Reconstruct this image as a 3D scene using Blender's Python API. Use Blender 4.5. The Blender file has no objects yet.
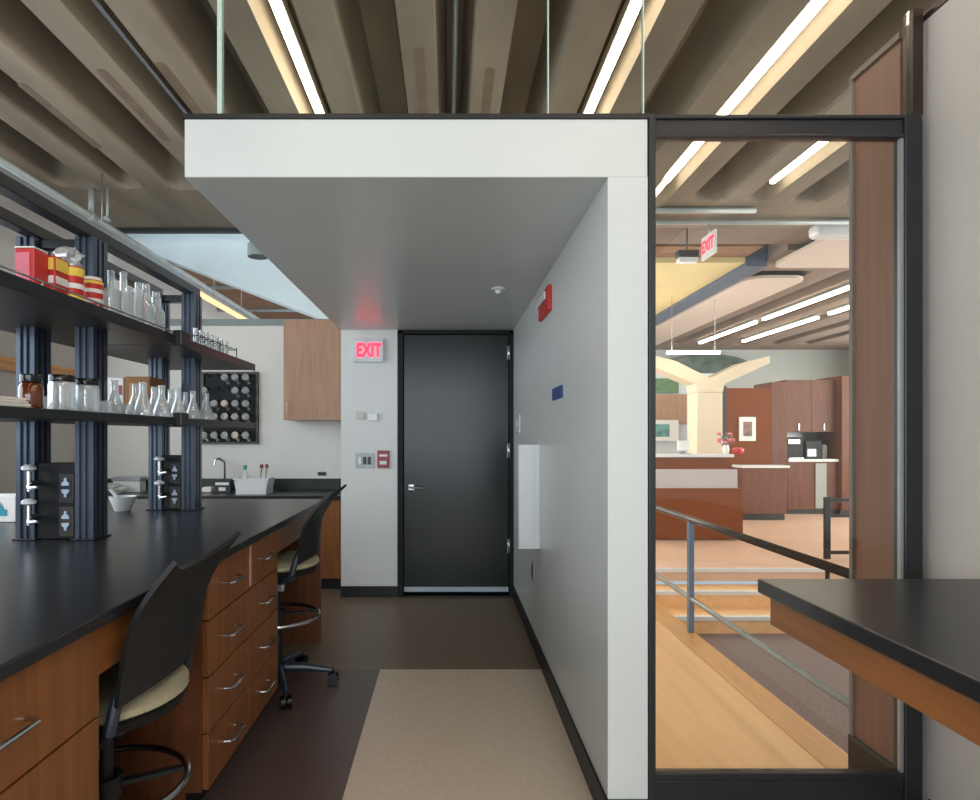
import bpy, bmesh, math, random
from mathutils import Vector, Matrix
random.seed(7)
C = bpy.context.scene.collection
sc = bpy.context.scene
PI = math.pi
F = 610.0                      # focal length in pixels of the 980 px wide frame
EYE = 1.32

def X_at(px, Y): return (px - 448.0) * Y / F
def Z_at(py, Y): return EYE + (436.0 - py) * Y / F

# ------------------------------------------------------------------ materials
def lin(c):
    return tuple(((v/255.0)/12.92 if v/255.0 <= .04045 else ((v/255.0+.055)/1.055)**2.4) for v in c)

def new_mat(name):
    m = bpy.data.materials.new(name); m.use_nodes = True
    nt = m.node_tree
    for n in list(nt.nodes): nt.nodes.remove(n)
    out = nt.nodes.new('ShaderNodeOutputMaterial')
    return m, nt, out

def mat(name, rgb, rough=.5, metal=0.0, var=.08, scale=8.0, bump=0.0, spec=.5, coat=0.0, stretch=(1,1,1), bscale=None):
    m, nt, out = new_mat(name)
    p = nt.nodes.new('ShaderNodeBsdfPrincipled'); nt.links.new(p.outputs[0], out.inputs[0])
    c = lin(rgb)
    tc = nt.nodes.new('ShaderNodeTexCoord'); mp = nt.nodes.new('ShaderNodeMapping')
    mp.inputs['Scale'].default_value = stretch
    nt.links.new(tc.outputs['Object'], mp.inputs[0])
    n = nt.nodes.new('ShaderNodeTexNoise'); n.inputs['Scale'].default_value = scale; n.inputs['Detail'].default_value = 4
    nt.links.new(mp.outputs[0], n.inputs['Vector'])
    r = nt.nodes.new('ShaderNodeValToRGB')
    r.color_ramp.elements[0].position = .3; r.color_ramp.elements[1].position = .7
    r.color_ramp.elements[0].color = (*[max(0, v*(1-var)) for v in c], 1)
    r.color_ramp.elements[1].color = (*[min(1, v*(1+var)) for v in c], 1)
    nt.links.new(n.outputs['Fac'], r.inputs[0]); nt.links.new(r.outputs[0], p.inputs['Base Color'])
    p.inputs['Roughness'].default_value = rough; p.inputs['Metallic'].default_value = metal
    p.inputs['Specular IOR Level'].default_value = spec
    p.inputs['Coat Weight'].default_value = coat; p.inputs['Coat Roughness'].default_value = .15
    if bump:
        b = nt.nodes.new('ShaderNodeBump'); b.inputs['Strength'].default_value = bump; b.inputs['Distance'].default_value = .01
        n2 = nt.nodes.new('ShaderNodeTexNoise'); n2.inputs['Scale'].default_value = bscale or scale*6
        nt.links.new(mp.outputs[0], n2.inputs['Vector'])
        nt.links.new(n2.outputs['Fac'], b.inputs['Height']); nt.links.new(b.outputs[0], p.inputs['Normal'])
    return m

def wood(name, rgb, var=.22, grain='z', rough=.38, scale=5.0, spec=.4):
    st = {'z': (7, 7, .5), 'y': (7, .5, 7), 'x': (.5, 7, 7)}[grain]
    m = mat(name, rgb, rough=rough, var=var, scale=scale, stretch=st, spec=spec, bump=.04, bscale=30)
    return m

def emit(name, rgb, strength):
    m, nt, out = new_mat(name)
    e = nt.nodes.new('ShaderNodeEmission'); e.inputs[0].default_value = (*lin(rgb), 1); e.inputs[1].default_value = strength
    nt.links.new(e.outputs[0], out.inputs[0]); return m

def glass(name, tint=(1,1,1), gloss=.06, rough=.0, edge=.35, milky=0.0):
    m, nt, out = new_mat(name)
    t = nt.nodes.new('ShaderNodeBsdfTransparent'); t.inputs[0].default_value = (*tint, 1)
    g = nt.nodes.new('ShaderNodeBsdfGlossy'); g.inputs['Roughness'].default_value = rough
    lw = nt.nodes.new('ShaderNodeLayerWeight'); lw.inputs['Blend'].default_value = .25
    mu = nt.nodes.new('ShaderNodeMath'); mu.operation = 'MULTIPLY_ADD'
    nt.links.new(lw.outputs['Facing'], mu.inputs[0]); mu.inputs[1].default_value = edge; mu.inputs[2].default_value = gloss
    mu.use_clamp = True
    mx = nt.nodes.new('ShaderNodeMixShader')
    nt.links.new(mu.outputs[0], mx.inputs[0]); nt.links.new(t.outputs[0], mx.inputs[1]); nt.links.new(g.outputs[0], mx.inputs[2])
    last = mx
    if milky:
        d = nt.nodes.new('ShaderNodeBsdfDiffuse'); d.inputs[0].default_value = (.92,.94,.96,1)
        m2 = nt.nodes.new('ShaderNodeMixShader'); m2.inputs[0].default_value = milky
        nt.links.new(mx.outputs[0], m2.inputs[1]); nt.links.new(d.outputs[0], m2.inputs[2]); last = m2
    nt.links.new(last.outputs[0], out.inputs[0]); return m

M = {}
M['white']    = mat('white_paint', (222,224,222), .55, var=.015, scale=3)
M['offwhite'] = mat('warm_white_paint', (205,202,196), .6, var=.02, scale=3)
M['soffit']   = mat('soffit_paint', (209,214,212), .36, var=.015, scale=3)
M['greywall'] = mat('grey_wall_paint', (188,184,180), .6, var=.02, scale=2)
M['beige']    = mat('beige_wall_paint', (222,222,216), .6, var=.02, scale=2)
M['hallwall'] = mat('hall_wall_paint', (160,166,162), .6, var=.02, scale=2)
M['cream']    = mat('cream_plaster', (208,190,140), .7, var=.06, scale=1.5)
M['column']   = mat('cream_column_paint', (210,198,174), .6, var=.04, scale=3)
M['concrete'] = mat('board_formed_concrete', (136,125,109), .85, var=.26, scale=2.2, bump=.25, stretch=(1,.35,1), spec=.2, bscale=14)
M['baseb']    = mat('black_rubber_base', (24,24,26), .45)
M['black']    = mat('black_powder_coat', (30,32,36), .38, var=.1)
M['mattblack'] = mat('matt_black', (26,29,33), .6, spec=.25)
M['appliance'] = mat('black_appliance', (20,22,26), .4, spec=.25)
M['blackgloss'] = mat('black_gloss', (14,16,20), .15)
M['rack']     = mat('black_anodised_extrusion', (88,98,112), .28, metal=.75, var=.06)
M['shelf']    = mat('dark_laminate_shelf', (52,48,46), .42, var=.06)
M['epoxy']    = mat('black_epoxy_worktop', (38,38,41), .28, var=.18, scale=30, spec=.55)
M['greenstone'] = mat('dark_green_splash', (38,50,46), .3, var=.2, scale=20)
M['wood']     = wood('cherry_veneer', (134,84,46), grain='z')
M['wood_y']   = wood('cherry_veneer_along', (142,90,48), grain='y')
M['wood_dark']= wood('shaded_side_veneer', (110,66,42), grain='z')  # darker copy of the cherry veneer, shade under the worktops put into the colour
M['wood_up']  = wood('upper_cabinet_veneer', (166,132,106), grain='z', var=.14)
M['wood_panel']= wood('brown_wall_panel', (124,80,55), grain='z', var=.12, rough=.5)
M['wood_hall']= wood('hall_mahogany_veneer', (108,66,46), grain='z', var=.2, rough=.4, spec=.25)
M['wood_desk']= wood('orange_desk_veneer', (122,64,22), grain='x', var=.12, rough=.5, spec=.15)
M['maple']    = wood('maple_floor_boards', (240,192,138), grain='y', var=.07, rough=.4, scale=2.5)
M['maple_edge']= wood('maple_border_board', (218,162,100), grain='y', var=.1, rough=.35)
M['pinkfloor']= mat('hall_cork_floor', (218,184,160), .35, var=.06, scale=3)
M['carpet']   = mat('grey_brown_carpet', (132,116,114), .95, var=.2, scale=60, spec=.1, bump=.3)
M['vinyl_dark'] = mat('dark_brown_vinyl', (92,76,72), .32, var=.12, scale=45)
M['vinyl_cream']= mat('cream_vinyl', (216,198,176), .35, var=.06, scale=45)
M['vinyl_khaki']= mat('khaki_brown_vinyl', (126,110,92), .42, var=.09, scale=45)
M['chrome']   = mat('satin_chrome', (200,202,206), .2, metal=1.0, var=.02)
M['kick'] = mat('grey_door_strip', (176,190,200), .45)
M['steel']    = mat('galvanised_steel', (160,166,168), .38, metal=.7, var=.06)
M['conduit']  = mat('grey_conduit', (168,176,174), .45, metal=.2, var=.05)
M['greypaint']= mat('grey_green_paint', (128,140,140), .5)
M['bluegrey'] = mat('blue_grey_post', (110,132,158), .35, metal=.3)
M['bronze']   = mat('dark_bronze_rail', (48,38,34), .35, metal=.3)
M['chairshell'] = mat('black_plastic_shell', (34,34,35), .5, spec=.35)
M['chairblue']= mat('dark_blue_grey_plastic', (44,52,66), .35)
M['seat']     = mat('olive_upholstery', (176,168,138), .6, var=.06, scale=40)
M['door']     = mat('dark_grey_door_paint', (16,24,25), .27, var=.06, scale=2, stretch=(1,1,.3), spec=.36)
M['red']      = mat('red_plastic', (196,44,40), .4)
M['redpull']  = mat('red_brown_plate', (150,62,62), .45)
M['blue']     = mat('blue_plate', (28,64,140), .4)
M['yellow']   = mat('yellow_print', (236,206,84), .5)
M['paperwhite']= mat('white_print', (236,234,230), .6, var=.03)
M['teal']     = mat('teal_print', (46,150,166), .5)
M['amber']    = mat('amber_glass', (92,42,8), .08, var=.1, coat=.6)
M['cardboard']= mat('cardboard', (160,112,70), .8, var=.08)
M['ceramic']  = mat('white_ceramic', (222,226,228), .25, var=.02)
M['browncl']  = mat('brown_timber_ceiling', (126,92,66), .7, var=.3, scale=3, stretch=(1,6,1))
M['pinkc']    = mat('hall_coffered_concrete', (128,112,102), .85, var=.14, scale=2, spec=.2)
M['plasterpanel']= mat('pale_plaster_panel', (200,186,176), .7, var=.03)  # pale tone puts the uplight in the hall coffers into the colour
M['bulkhead'] = mat('pale_blue_bulkhead_paint', (226,242,246), .6, var=.02)
M['darkbeam'] = mat('dark_beam', (50,52,58), .6)
M['pane']     = glass('clear_pane', (.96,.98,.97), gloss=.035, edge=.30)
M['glassware']= glass('clear_glassware', (.90,.93,.94), gloss=.14, rough=.04, edge=.62, milky=.20)
M['glassedge']= mat('pale_green_glass_edge', (190,214,200), .25, var=.03)
M['frost']    = glass('frosted_screen', (.92,.90,.90), gloss=.03, rough=.3, edge=.1, milky=.35)
M['lamp']     = emit('warm_lamp_diffuser', (255,238,214), 19.0)
M['lamphall'] = emit('hall_lamp_diffuser', (255,242,222), 16.0)
M['exit_red'] = emit('exit_red_glow', (255,40,60), 5.0)
M['exit_face']= mat('exit_plate', (205,214,218), .3)
M['green_leaf']= mat('leaf_green', (84,120,84), .6, var=.3, scale=20)
M['pink']     = mat('pink_petals', (222,120,140), .6)
M['screenblue']= mat('landscape_print', (92,150,150), .4, var=.5, scale=9)
M['printbrown']= mat('dark_print', (122,96,80), .4, var=.6, scale=12)

# ------------------------------------------------------------------ mesh builder
class MB:
    def __init__(s): s.bm = bmesh.new()
    def box(s, x0, x1, y0, y1, z0, z1, bev=0.0, seg=2):
        t = bmesh.new()
        bmesh.ops.create_cube(t, size=1.0)
        for v in t.verts:
            v.co = Vector(((x0+x1)/2 + v.co.x*(x1-x0), (y0+y1)/2 + v.co.y*(y1-y0), (z0+z1)/2 + v.co.z*(z1-z0)))
        if bev > 0:
            bev = min(bev, .49*min(abs(x1-x0), abs(y1-y0), abs(z1-z0)))
            bmesh.ops.bevel(t, geom=list(t.edges), offset=bev, segments=seg, profile=.5, affect='EDGES')
            if seg >= 3:
                for f in t.faces: f.smooth = True
        s._merge(t); return s
    def _merge(s, t, mtx=None):
        if mtx is not None: bmesh.ops.transform(t, matrix=mtx, verts=t.verts)
        me = bpy.data.meshes.new('tmp'); t.to_mesh(me); t.free(); s.bm.from_mesh(me); bpy.data.meshes.remove(me)
    def tube(s, pts, r, seg=10, closed=False):
        pts = [Vector(p) for p in pts]; n = len(pts); rings = []
        rr = r if isinstance(r, (list, tuple)) else [r]*n
        prev = None
        for i, p in enumerate(pts):
            if closed: d = pts[(i+1) % n] - pts[i-1]
            else: d = pts[min(i+1, n-1)] - pts[max(i-1, 0)]
            d.normalize()
            if prev is None:
                a = Vector((0,0,1)) if abs(d.z) < .9 else Vector((1,0,0))
                u = d.cross(a).normalized()
            else:
                u = (prev - d*prev.dot(d)).normalized()
            prev = u; w = d.cross(u)
            rings.append([s.bm.verts.new(p + (u*math.cos(2*PI*k/seg) + w*math.sin(2*PI*k/seg))*rr[i]) for k in range(seg)])
        m = n if closed else n-1
        for i in range(m):
            a, b = rings[i], rings[(i+1) % n]
            for k in range(seg):
                s.bm.faces.new((a[k], a[(k+1) % seg], b[(k+1) % seg], b[k])).smooth = True
        if not closed:
            s.bm.faces.new(list(reversed(rings[0]))); s.bm.faces.new(rings[-1])
        return s
    def bar(s, p0, p1, w, h):
        p0, p1 = Vector(p0), Vector(p1); d = (p1-p0); L = d.length; d.normalize()
        a = Vector((0,0,1)) if abs(d.z) < .95 else Vector((1,0,0))
        u = d.cross(a).normalized(); v = u.cross(d)
        vs = []
        for q in (p0, p1):
            for (i, j) in ((-1,-1),(1,-1),(1,1),(-1,1)):
                vs.append(s.bm.verts.new(q + u*(i*w/2) + v*(j*h/2)))
        for f in ((0,1,2,3),(7,6,5,4),(0,4,5,1),(1,5,6,2),(2,6,7,3),(3,7,4,0)):
            s.bm.faces.new([vs[k] for k in f])
        return s
    def lathe(s, prof, c=(0,0,0), seg=24, sx=1.0, sy=1.0):
        c = Vector(c); rings = []
        for r, z in prof:
            if r <= 1e-6: rings.append([s.bm.verts.new(c + Vector((0,0,z)))])
            else: rings.append([s.bm.verts.new(c + Vector((r*sx*math.cos(2*PI*k/seg), r*sy*math.sin(2*PI*k/seg), z))) for k in range(seg)])
        for a, b in zip(rings[:-1], rings[1:]):
            for k in range(seg):
                k2 = (k+1) % seg
                if len(a) == 1 and len(b) == 1: continue
                if len(a) == 1: f = s.bm.faces.new((a[0], b[k], b[k2]))
                elif len(b) == 1: f = s.bm.faces.new((a[k], b[0], a[k2]))
                else: f = s.bm.faces.new((a[k], b[k], b[k2], a[k2]))
                f.smooth = True
        return s
    def prism(s, poly, d, origin=(0,0,0), ax=((1,0,0),(0,1,0),(0,0,1))):
        """extrude a 2D polygon (u,v) along the third axis by d=(w0,w1)"""
        o = Vector(origin); u, v, w = (Vector(a) for a in ax)
        lo = [s.bm.verts.new(o + u*p[0] + v*p[1] + w*d[0]) for p in poly]
        hi = [s.bm.verts.new(o + u*p[0] + v*p[1] + w*d[1]) for p in poly]
        s.bm.faces.new(list(reversed(lo))); s.bm.faces.new(hi)
        n = len(poly)
        for k in range(n): s.bm.faces.new((lo[k], lo[(k+1) % n], hi[(k+1) % n], hi[k]))
        return s
    def grid(s, fn, nu, nv, thick=0.0):
        t = bmesh.new()
        g = [[t.verts.new(fn(i/nu, j/nv)) for j in range(nv+1)] for i in range(nu+1)]
        for i in range(nu):
            for j in range(nv): t.faces.new((g[i][j], g[i+1][j], g[i+1][j+1], g[i][j+1]))
        if thick:
            bmesh.ops.recalc_face_normals(t, faces=t.faces)
            bmesh.ops.solidify(t, geom=list(t.faces), thickness=thick)
        for f in t.faces: f.smooth = True
        s._merge(t); return s
    def obj(s, name, m, parent=None, world=True, origin=None, smooth=True, rot=None):
        bm = s.bm
        bmesh.ops.recalc_face_normals(bm, faces=bm.faces)
        if origin is None:
            if parent is not None: origin = wloc(parent) if world else Vector((0,0,0))
            else:
                xs = [v.co.x for v in bm.verts]; ys = [v.co.y for v in bm.verts]; zs = [v.co.z for v in bm.verts]
                origin = Vector(((min(xs)+max(xs))/2, (min(ys)+max(ys))/2, min(zs))) if world else Vector((0,0,0))
        origin = Vector(origin)
        for v in bm.verts: v.co -= origin
        me = bpy.data.meshes.new(name)
        if smooth:
            for e in bm.edges:
                if len(e.link_faces) == 2 and e.calc_face_angle(0) > math.radians(32): e.smooth = False
        bm.to_mesh(me); bm.free()
        if isinstance(m, (list, tuple)):
            for q in m: me.materials.append(q)
        else: me.materials.append(m)
        o = bpy.data.objects.new(name, me); C.objects.link(o)
        if parent is None: o.location = origin
        else: o.parent = parent
        return o

def wloc(o):
    p = Vector(o.location)
    while o.parent: o = o.parent; p = p + o.location
    return p
def B(*a, **k): return MB().box(*a, **k)
def thing(name, label, cat, loc=(0,0,0), rotz=0.0, group=None):
    o = bpy.data.objects.new(name, None); C.objects.link(o); o.empty_display_size = .1
    o.location = loc; o.rotation_euler = (0,0,rotz)
    return tag(o, label, cat, group)
def tag(o, label, cat, group=None):
    o['label'] = label; o['category'] = cat
    if group: o['group'] = group
    return o
def struct(name, mb, m, parent=None, smooth=True):
    o = mb.obj(name, m, parent, smooth=smooth); o['kind'] = 'structure'; return o
def dup(root, loc, rotz, label):
    r = root.copy(); C.objects.link(r); r.location = loc; r.rotation_euler = (0,0,rotz); r['label'] = label
    for ch in list(root.children):
        c = ch.copy(); C.objects.link(c); c.parent = r
        for g in list(ch.children):
            d = g.copy(); C.objects.link(d); d.parent = c
    return r
def plate_text(txt, size, depth, m, name, parent, loc, rx=PI/2, rz=0.0, sx=1.0):
    cu = bpy.data.curves.new('t', 'FONT'); cu.body = txt; cu.size = size; cu.extrude = depth
    cu.align_x = 'CENTER'; cu.align_y = 'CENTER'; cu.offset = size*.035
    to = bpy.data.objects.new('t', cu); C.objects.link(to)
    dg = bpy.context.evaluated_depsgraph_get(); dg.update()
    me = bpy.data.meshes.new_from_object(to.evaluated_get(dg))
    bpy.data.objects.remove(to)
    mt = Matrix.Translation(Vector(loc)) @ Matrix.Rotation(rz, 4, 'Z') @ Matrix.Rotation(rx, 4, 'X') @ Matrix.Diagonal((sx,1,1,1))
    me.transform(mt); me.materials.clear(); me.materials.append(m); me.name = name
    o = bpy.data.objects.new(name, me); C.objects.link(o); o.parent = parent
    return o

# ================================================================== SETTING
FY = 2.05        # plane of the soffit face, wing wall end and glazed frame
DY = 5.00        # plane of the door wall
BY = 5.75        # rear wall behind the sink counter
CZ = 3.30        # underside of the ceiling ribs
RX = 1.62        # right wall face
LX = -3.4        # left wall face

fl = bmesh.new()
def quad(bm, x0, x1, y0, y1, z, mi):
    f = bm.faces.new([bm.verts.new((x, y, z)) for x, y in ((x0,y0),(x1,y0),(x1,y1),(x0,y1))]); f.material_index = mi
mb = MB(); mb.bm.free(); mb.bm = fl
quad(fl, LX, -.384, -3.2, 3.45, 0, 0); quad(fl, -.384, RX+.2, -3.2, FY, 0, 1); quad(fl, -.384, .60, FY, 3.45, 0, 1)
quad(fl, LX, .60, 3.45, BY+.1, 0, 2)
fo = mb.obj('floor', [M['vinyl_dark'], M['vinyl_cream'], M['vinyl_khaki']]); fo['kind'] = 'structure'

mb = MB(); mb.box(.60, 1.50, FY, 5.46, -.12, 0)
struct('floor_ramp_hall', mb, M['maple'])
struct('trim_1', B(1.50, 1.66, FY+.36, 5.46, -.47, .002, bev=.006), M['maple_edge'])
struct('floor_carpet', B(1.66, 6.2, 2.2, 5.46, -.55, -.45), M['carpet'])
mb = MB(); mb.box(.60, 9.2, 6.05, 14.0, -.12, 0)
struct('floor_upper_hall', mb, M['pinkfloor'])
mb = MB(); mb.box(.60, 9.2, 5.46, 6.05, -.55, -.30); mb.box(.60, 9.2, 5.76, 6.05, -.30, -.15); mb.box(.60, 1.66, 5.46, 6.05, -.3, -.002)
struct('stairs', mb, M['maple'])
mb = MB()
for y, z in ((6.05, 0.0), (5.76, -.15), (5.46, -.30)): mb.box(1.68, 6.0, y-.012, y+.045, z-.03, z+.004)
struct('trim_2', mb, M['ceramic'])

# wing wall + soffit (one plaster element: wall_wing, soffit)
struct('wall_wing', B(.537, .671, FY, DY+.4, 0, 2.19), M['soffit'])
mb = MB(); mb.box(-.886, .671, FY, DY+.4, 2.19, 2.385, bev=.003)
struct('ceiling_soffit', mb, M['soffit'])
struct('trim_3', B(-.892, .675, FY-.004, FY+.5, 2.386, 2.402), M['baseb'])
struct('baseboard_wing', MB().box(.527, .537, FY+.0, DY, 0, .10).box(.527, .671, FY-.008, FY, 0, .10), M['baseb'])
# door wall: pilaster, door frame
struct('wall_back', B(-.877, -.415, DY, BY+.1, 0, 2.19), M['white'])
struct('baseboard_back', B(-.877, -.395, DY-.01, DY, 0, .09), M['baseb'])
struct('wall_above_door', B(-.42, .537, DY+.12, DY+.4, 0, 2.19), M['baseb'])
d = thing('door_1', 'x', 'x', (.09, DY, 0)); del d['label']; del d['category']; d['kind'] = 'structure'
MB().box(-.412, -.365, DY-.012, DY+.1, 0, 2.185, bev=.004).box(.500, .535, DY-.012, DY+.1, 0, 2.185, bev=.004).box(-.412, .535, DY-.012, DY+.1, 2.155, 2.185, bev=.004).obj('door_frame', M['mattblack'], d)
lf = B(-.362, .497, DY+.01, DY+.055, .035, 2.152, bev=.003).obj('door_leaf', M['door'], d)
B(-.36, .495, DY+.001, DY+.0095, .042, .082, bev=.002).obj('kick_strip', M['kick'], lf)
B(-.365, .5, DY-.02, DY+.1, .001, .014, bev=.003).obj('threshold', M['baseb'], d)
hm = MB(); hm.tube([(-.30, DY+.01, .90), (-.30, DY-.05, .90)], .011); hm.tube([(-.315, DY-.05, .905), (-.29, DY-.052, .90), (-.20, DY-.05, .895)], .010); hm.lathe([(0,0),(.027,0),(.027,.008),(0,.008)], (0,0,0)) if False else None
hm.box(-.325, -.275, DY+.0, DY+.0098, .875, .925, bev=.004)
hm.obj('door_handle', M['chrome'], lf)
for z in (2.0, 1.20, .42):
    MB().tube([(.498, DY-.018, z-.06), (.498, DY-.018, z+.06)], .011).box(.485, .498, DY-.016, DY+.0095, z-.055, z+.055).obj('hinge', M['chrome'], d)
# rear wall left of the pilaster
struct('wall_rear', B(LX-.1, -.877, BY, BY+.12, 0, 2.36), M['beige'])
struct('trim_4', B(LX-.1, -.877, BY-.02, BY+.14, 2.36, 2.42), M['greypaint'])
struct('wall_left', B(LX-.12, LX, -3.2, 13.12, 0, 4.0), M['greywall'])
# right wall of the room
struct('wall_right', B(RX, RX+.14, -3.2, FY+.095, 0, 2.73), M['greywall'])
struct('trim_5', B(RX-.005, RX+.145, -3.2, FY+.095, 2.731, 2.755), M['bronze'])
struct('baseboard_right', B(RX-.008, RX, -3.2, FY, 0, .10), M['baseb'])
wr = struct('wall_right_panel', B(RX-.02, RX+.14, FY+.11, 2.40, 0, 2.72), M['wood_panel'])
_g = mat('brown_grey_edge', (118,108,102), .5)
struct('trim_6', MB().box(RX-.03, RX+.15, 2.40, 2.418, 0, 2.74).box(RX-.03, RX+.15, FY+.10, 2.40, 2.722, 2.745), _g)
struct('baseboard_panel', B(RX-.034, RX-.02, FY+.11, 2.418, 0, .14), M['baseb'])

# glazed frame
w = thing('window_2', 'x', 'x', (1.14, FY, 0)); del w['label']; del w['category']; w['kind'] = 'structure'
mb = MB()
mb.box(.674, .697, FY-.006, FY+.05, 0, 2.40, bev=.003)                   # left jamb
mb.box(1.532, 1.590, FY-.006, FY+.05, 0, 2.40, bev=.004)                  # right jamb
mb.box(.697, 1.532, FY-.006, FY+.03, 2.385, 2.398, bev=.003)
mb.box(.697, 1.532, FY+.004, FY+.03, 2.333, 2.3849)
mb.box(.697, 1.532, FY-.006, FY+.03, 2.322, 2.3329, bev=.003)
mb.box(1.5905, 1.612, FY+.02, FY+.085, 0, 2.398, bev=.003)
mb.box(.697, 1.532, FY-.006, FY+.03, .165, .188, bev=.003)
mb.box(.697, 1.532, FY-.001, FY+.03, .135, .162, bev=.003)
mb.box(.697, 1.532, FY+.004, FY+.03, 0, .135)
mb.obj('window_frame', M['black'], w)
B(.697, 1.532, FY+.014, FY+.022, .1885, 2.3215).obj('pane', M['pane'], w)
MB().box(1.520, 1.5315, FY+.000, FY+.0135, .1885, 2.3215).obj('glazing_bead', M['steel'], w)
# glass above the soffit and frame
w3 = thing('window_3', 'x', 'x', (.4, FY, 2.41)); del w3['label']; del w3['category']; w3['kind'] = 'structure'
for a, b in ((-.766, .3375), (.3425, .6605), (.6655, 1.565)):
    B(a, b, FY+.02, FY+.032, 2.404, CZ-.002).obj('pane', M['pane'], w3)
B(-.782, -.7665, FY+.016, FY+.036, 2.404, CZ-.002).obj('glass_edge', M['glassedge'], w3)
for xx in (.340, .663): B(xx-.0022, xx+.0022, FY+.018, FY+.034, 2.404, CZ-.002).obj('joint', M['glassedge'], w3)
struct('trim_7', B(1.566, 1.600, FY+.004, FY+.05, 2.402, 2.76), M['bronze'])

# ------------------------------------------------------------------ ribbed concrete ceiling
def rr(x0, x1, y0, y1, r, n=6):
    p = []
    for cx, cy, a0 in ((x1-r,y0+r,-90),(x1-r,y1-r,0),(x0+r,y1-r,90),(x0+r,y0+r,180)):
        for k in range(n+1): a = math.radians(a0+90*k/n); p.append((cx+r*math.cos(a), cy+r*math.sin(a)))
    return p
def ribbed(name, coffers, y0, y1, yend, xs0, xs1, m, depth=.36, ystart=-2.8, side=.055, endsoft=.30, slab=.16):
    X = {xs0, xs1}
    for a, b in coffers:
        wdt = b - a
        for k in range(0, 15): X.add(a + wdt*k/14)
        X.add(a+side); X.add(b-side)
    X = sorted(X)
    Y = {y0, y1}
    for k in range(13): Y.add(ystart + .35*k/12)
    lo, hi = yend(xs0), yend(xs1)
    e0, e1 = min(lo, hi)-.5, max(lo, hi)+.02
    k = 0
    while e0 + .03*k < e1: Y.add(e0+.03*k); k += 1
    yy = ystart + .5
    while yy < e0: Y.add(yy); yy += .5
    Y = sorted(v for v in Y if y0 <= v <= y1)
    def dep(x, y):
        for a, b in coffers:
            if a < x < b:
                rr = min((b-a)/2, .12)
                dx = min(x-a, b-x); dy = min(y-ystart, yend(x)-y)
                if dx <= 0 or dy <= 0: return 0
                if dx < rr and dy < rr: s_ = rr - math.hypot(rr-dx, rr-dy)
                else: s_ = min(dx, dy)
                if s_ <= 0: return 0
                t1 = min(1, s_/side); t2 = min(1, dy/endsoft)
                return depth*min(1, t1*.92+.08)*(1-(1-t2)**2)
        return 0
    m_ = MB(); bm = m_.bm
    g = [[bm.verts.new((x, y, CZ+dep(x, y))) for y in Y] for x in X]
    top = [[bm.verts.new((x, y, CZ+depth+slab)) for y in (Y[0], Y[-1])] for x in (X[0], X[-1])]
    for i in range(len(X)-1):
        for j in range(len(Y)-1): bm.faces.new((g[i][j], g[i+1][j], g[i+1][j+1], g[i][j+1])).smooth = True
    bm.faces.new((top[0][0], top[1][0], top[1][1], top[0][1]))
    bm.faces.new([top[0][0], top[0][1]] + [g[0][j] for j in range(len(Y)-1, -1, -1)])
    bm.faces.new([top[1][0], top[1][1]] + [g[-1][j] for j in range(len(Y)-1, -1, -1)])
    bm.faces.new([top[0][0], top[1][0]] + [g[i][0] for i in range(len(X)-1, -1, -1)])
    bm.faces.new([top[0][1], top[1][1]] + [g[i][-1] for i in range(len(X)-1, -1, -1)])
    return struct(name, m_, m)
P_ = .851
cof = []
for k in range(-5, 8):
    a = -.062 + P_*k
    if a > -3.6 and a+.2 < 6.3: cof.append((a, a+.201))
    a = .317 + P_*k
    if a > -3.6 and a+.294 < 6.3: cof.append((a, a+.294))
ribbed('ceiling', cof, -3.2, 5.8, lambda x: 5.02+.05*x, LX-.12, 6.6, M['concrete'])
struct('ceiling_beam', B(LX-.12, .62, 5.8, 5.86, 3.262, 3.82), M['darkbeam'])
# ceiling pockets near the rib ends, embedded anchors
mb = MB()
ins = mat('rusty_anchor_slot', (112,94,76), .8, var=.2)
for k, (x, y0, y1) in enumerate(((-.15, 3.11, 4.3), (.228, 3.28, 4.3), (-1.88, 3.29, 4.1), (-1.53, 3.23, 4.1), (-2.40, 3.42, 4.2))):
    struct('trim_%d' % (20+k), MB().prism(rr(x-.027, x+.027, y0, y1, .026), (CZ-.002, CZ+.004)), ins)
# hall ceilings
cof2 = [(3.75, 4.40), (4.75, 5.05), (5.45, 5.70), (6.1, 6.4), (6.8, 7.1), (7.5, 7.8)]
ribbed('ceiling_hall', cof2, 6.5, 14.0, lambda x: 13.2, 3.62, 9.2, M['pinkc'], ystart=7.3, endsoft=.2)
struct('ceiling_hall_cream', B(.6, 3.36, 6.9, 14.0, 3.28, 3.6), M['cream'])
struct('trim_8', B(3.37, 3.61, 6.9, 14.0, 3.24, 3.6), mat('blue_grey_beam', (70,84,106), .5))
struct('ceiling_panel_near', MB().prism(rr(3.72, 5.6, 5.95, 7.05, .16), (3.262, 3.299)), M['plasterpanel'])  # added panels, coloured like coffers brightened from below
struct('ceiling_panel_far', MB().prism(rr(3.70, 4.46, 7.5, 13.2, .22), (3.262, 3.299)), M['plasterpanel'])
el = [(X_at(708,13.9)+.98*math.cos(2*PI*k/32), Z_at(366,13.9)+.27*math.sin(2*PI*k/32)) for k in range(32)]
struct('window_4', MB().prism(el, (13.9, 13.995), ax=((1,0,0),(0,0,1),(0,1,0))), mat('dark_green_opening', (70,88,80), .2, var=.5, scale=4))
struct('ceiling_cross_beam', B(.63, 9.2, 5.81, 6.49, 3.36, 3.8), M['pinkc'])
struct('ceiling_link', B(.63, 3.36, 6.5, 6.89, 3.34, 3.7), M['browncl'])
struct('ceiling_far_left', B(LX-.12, .6, 6.42, 13.0, 3.45, 3.6), M['browncl'])
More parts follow.
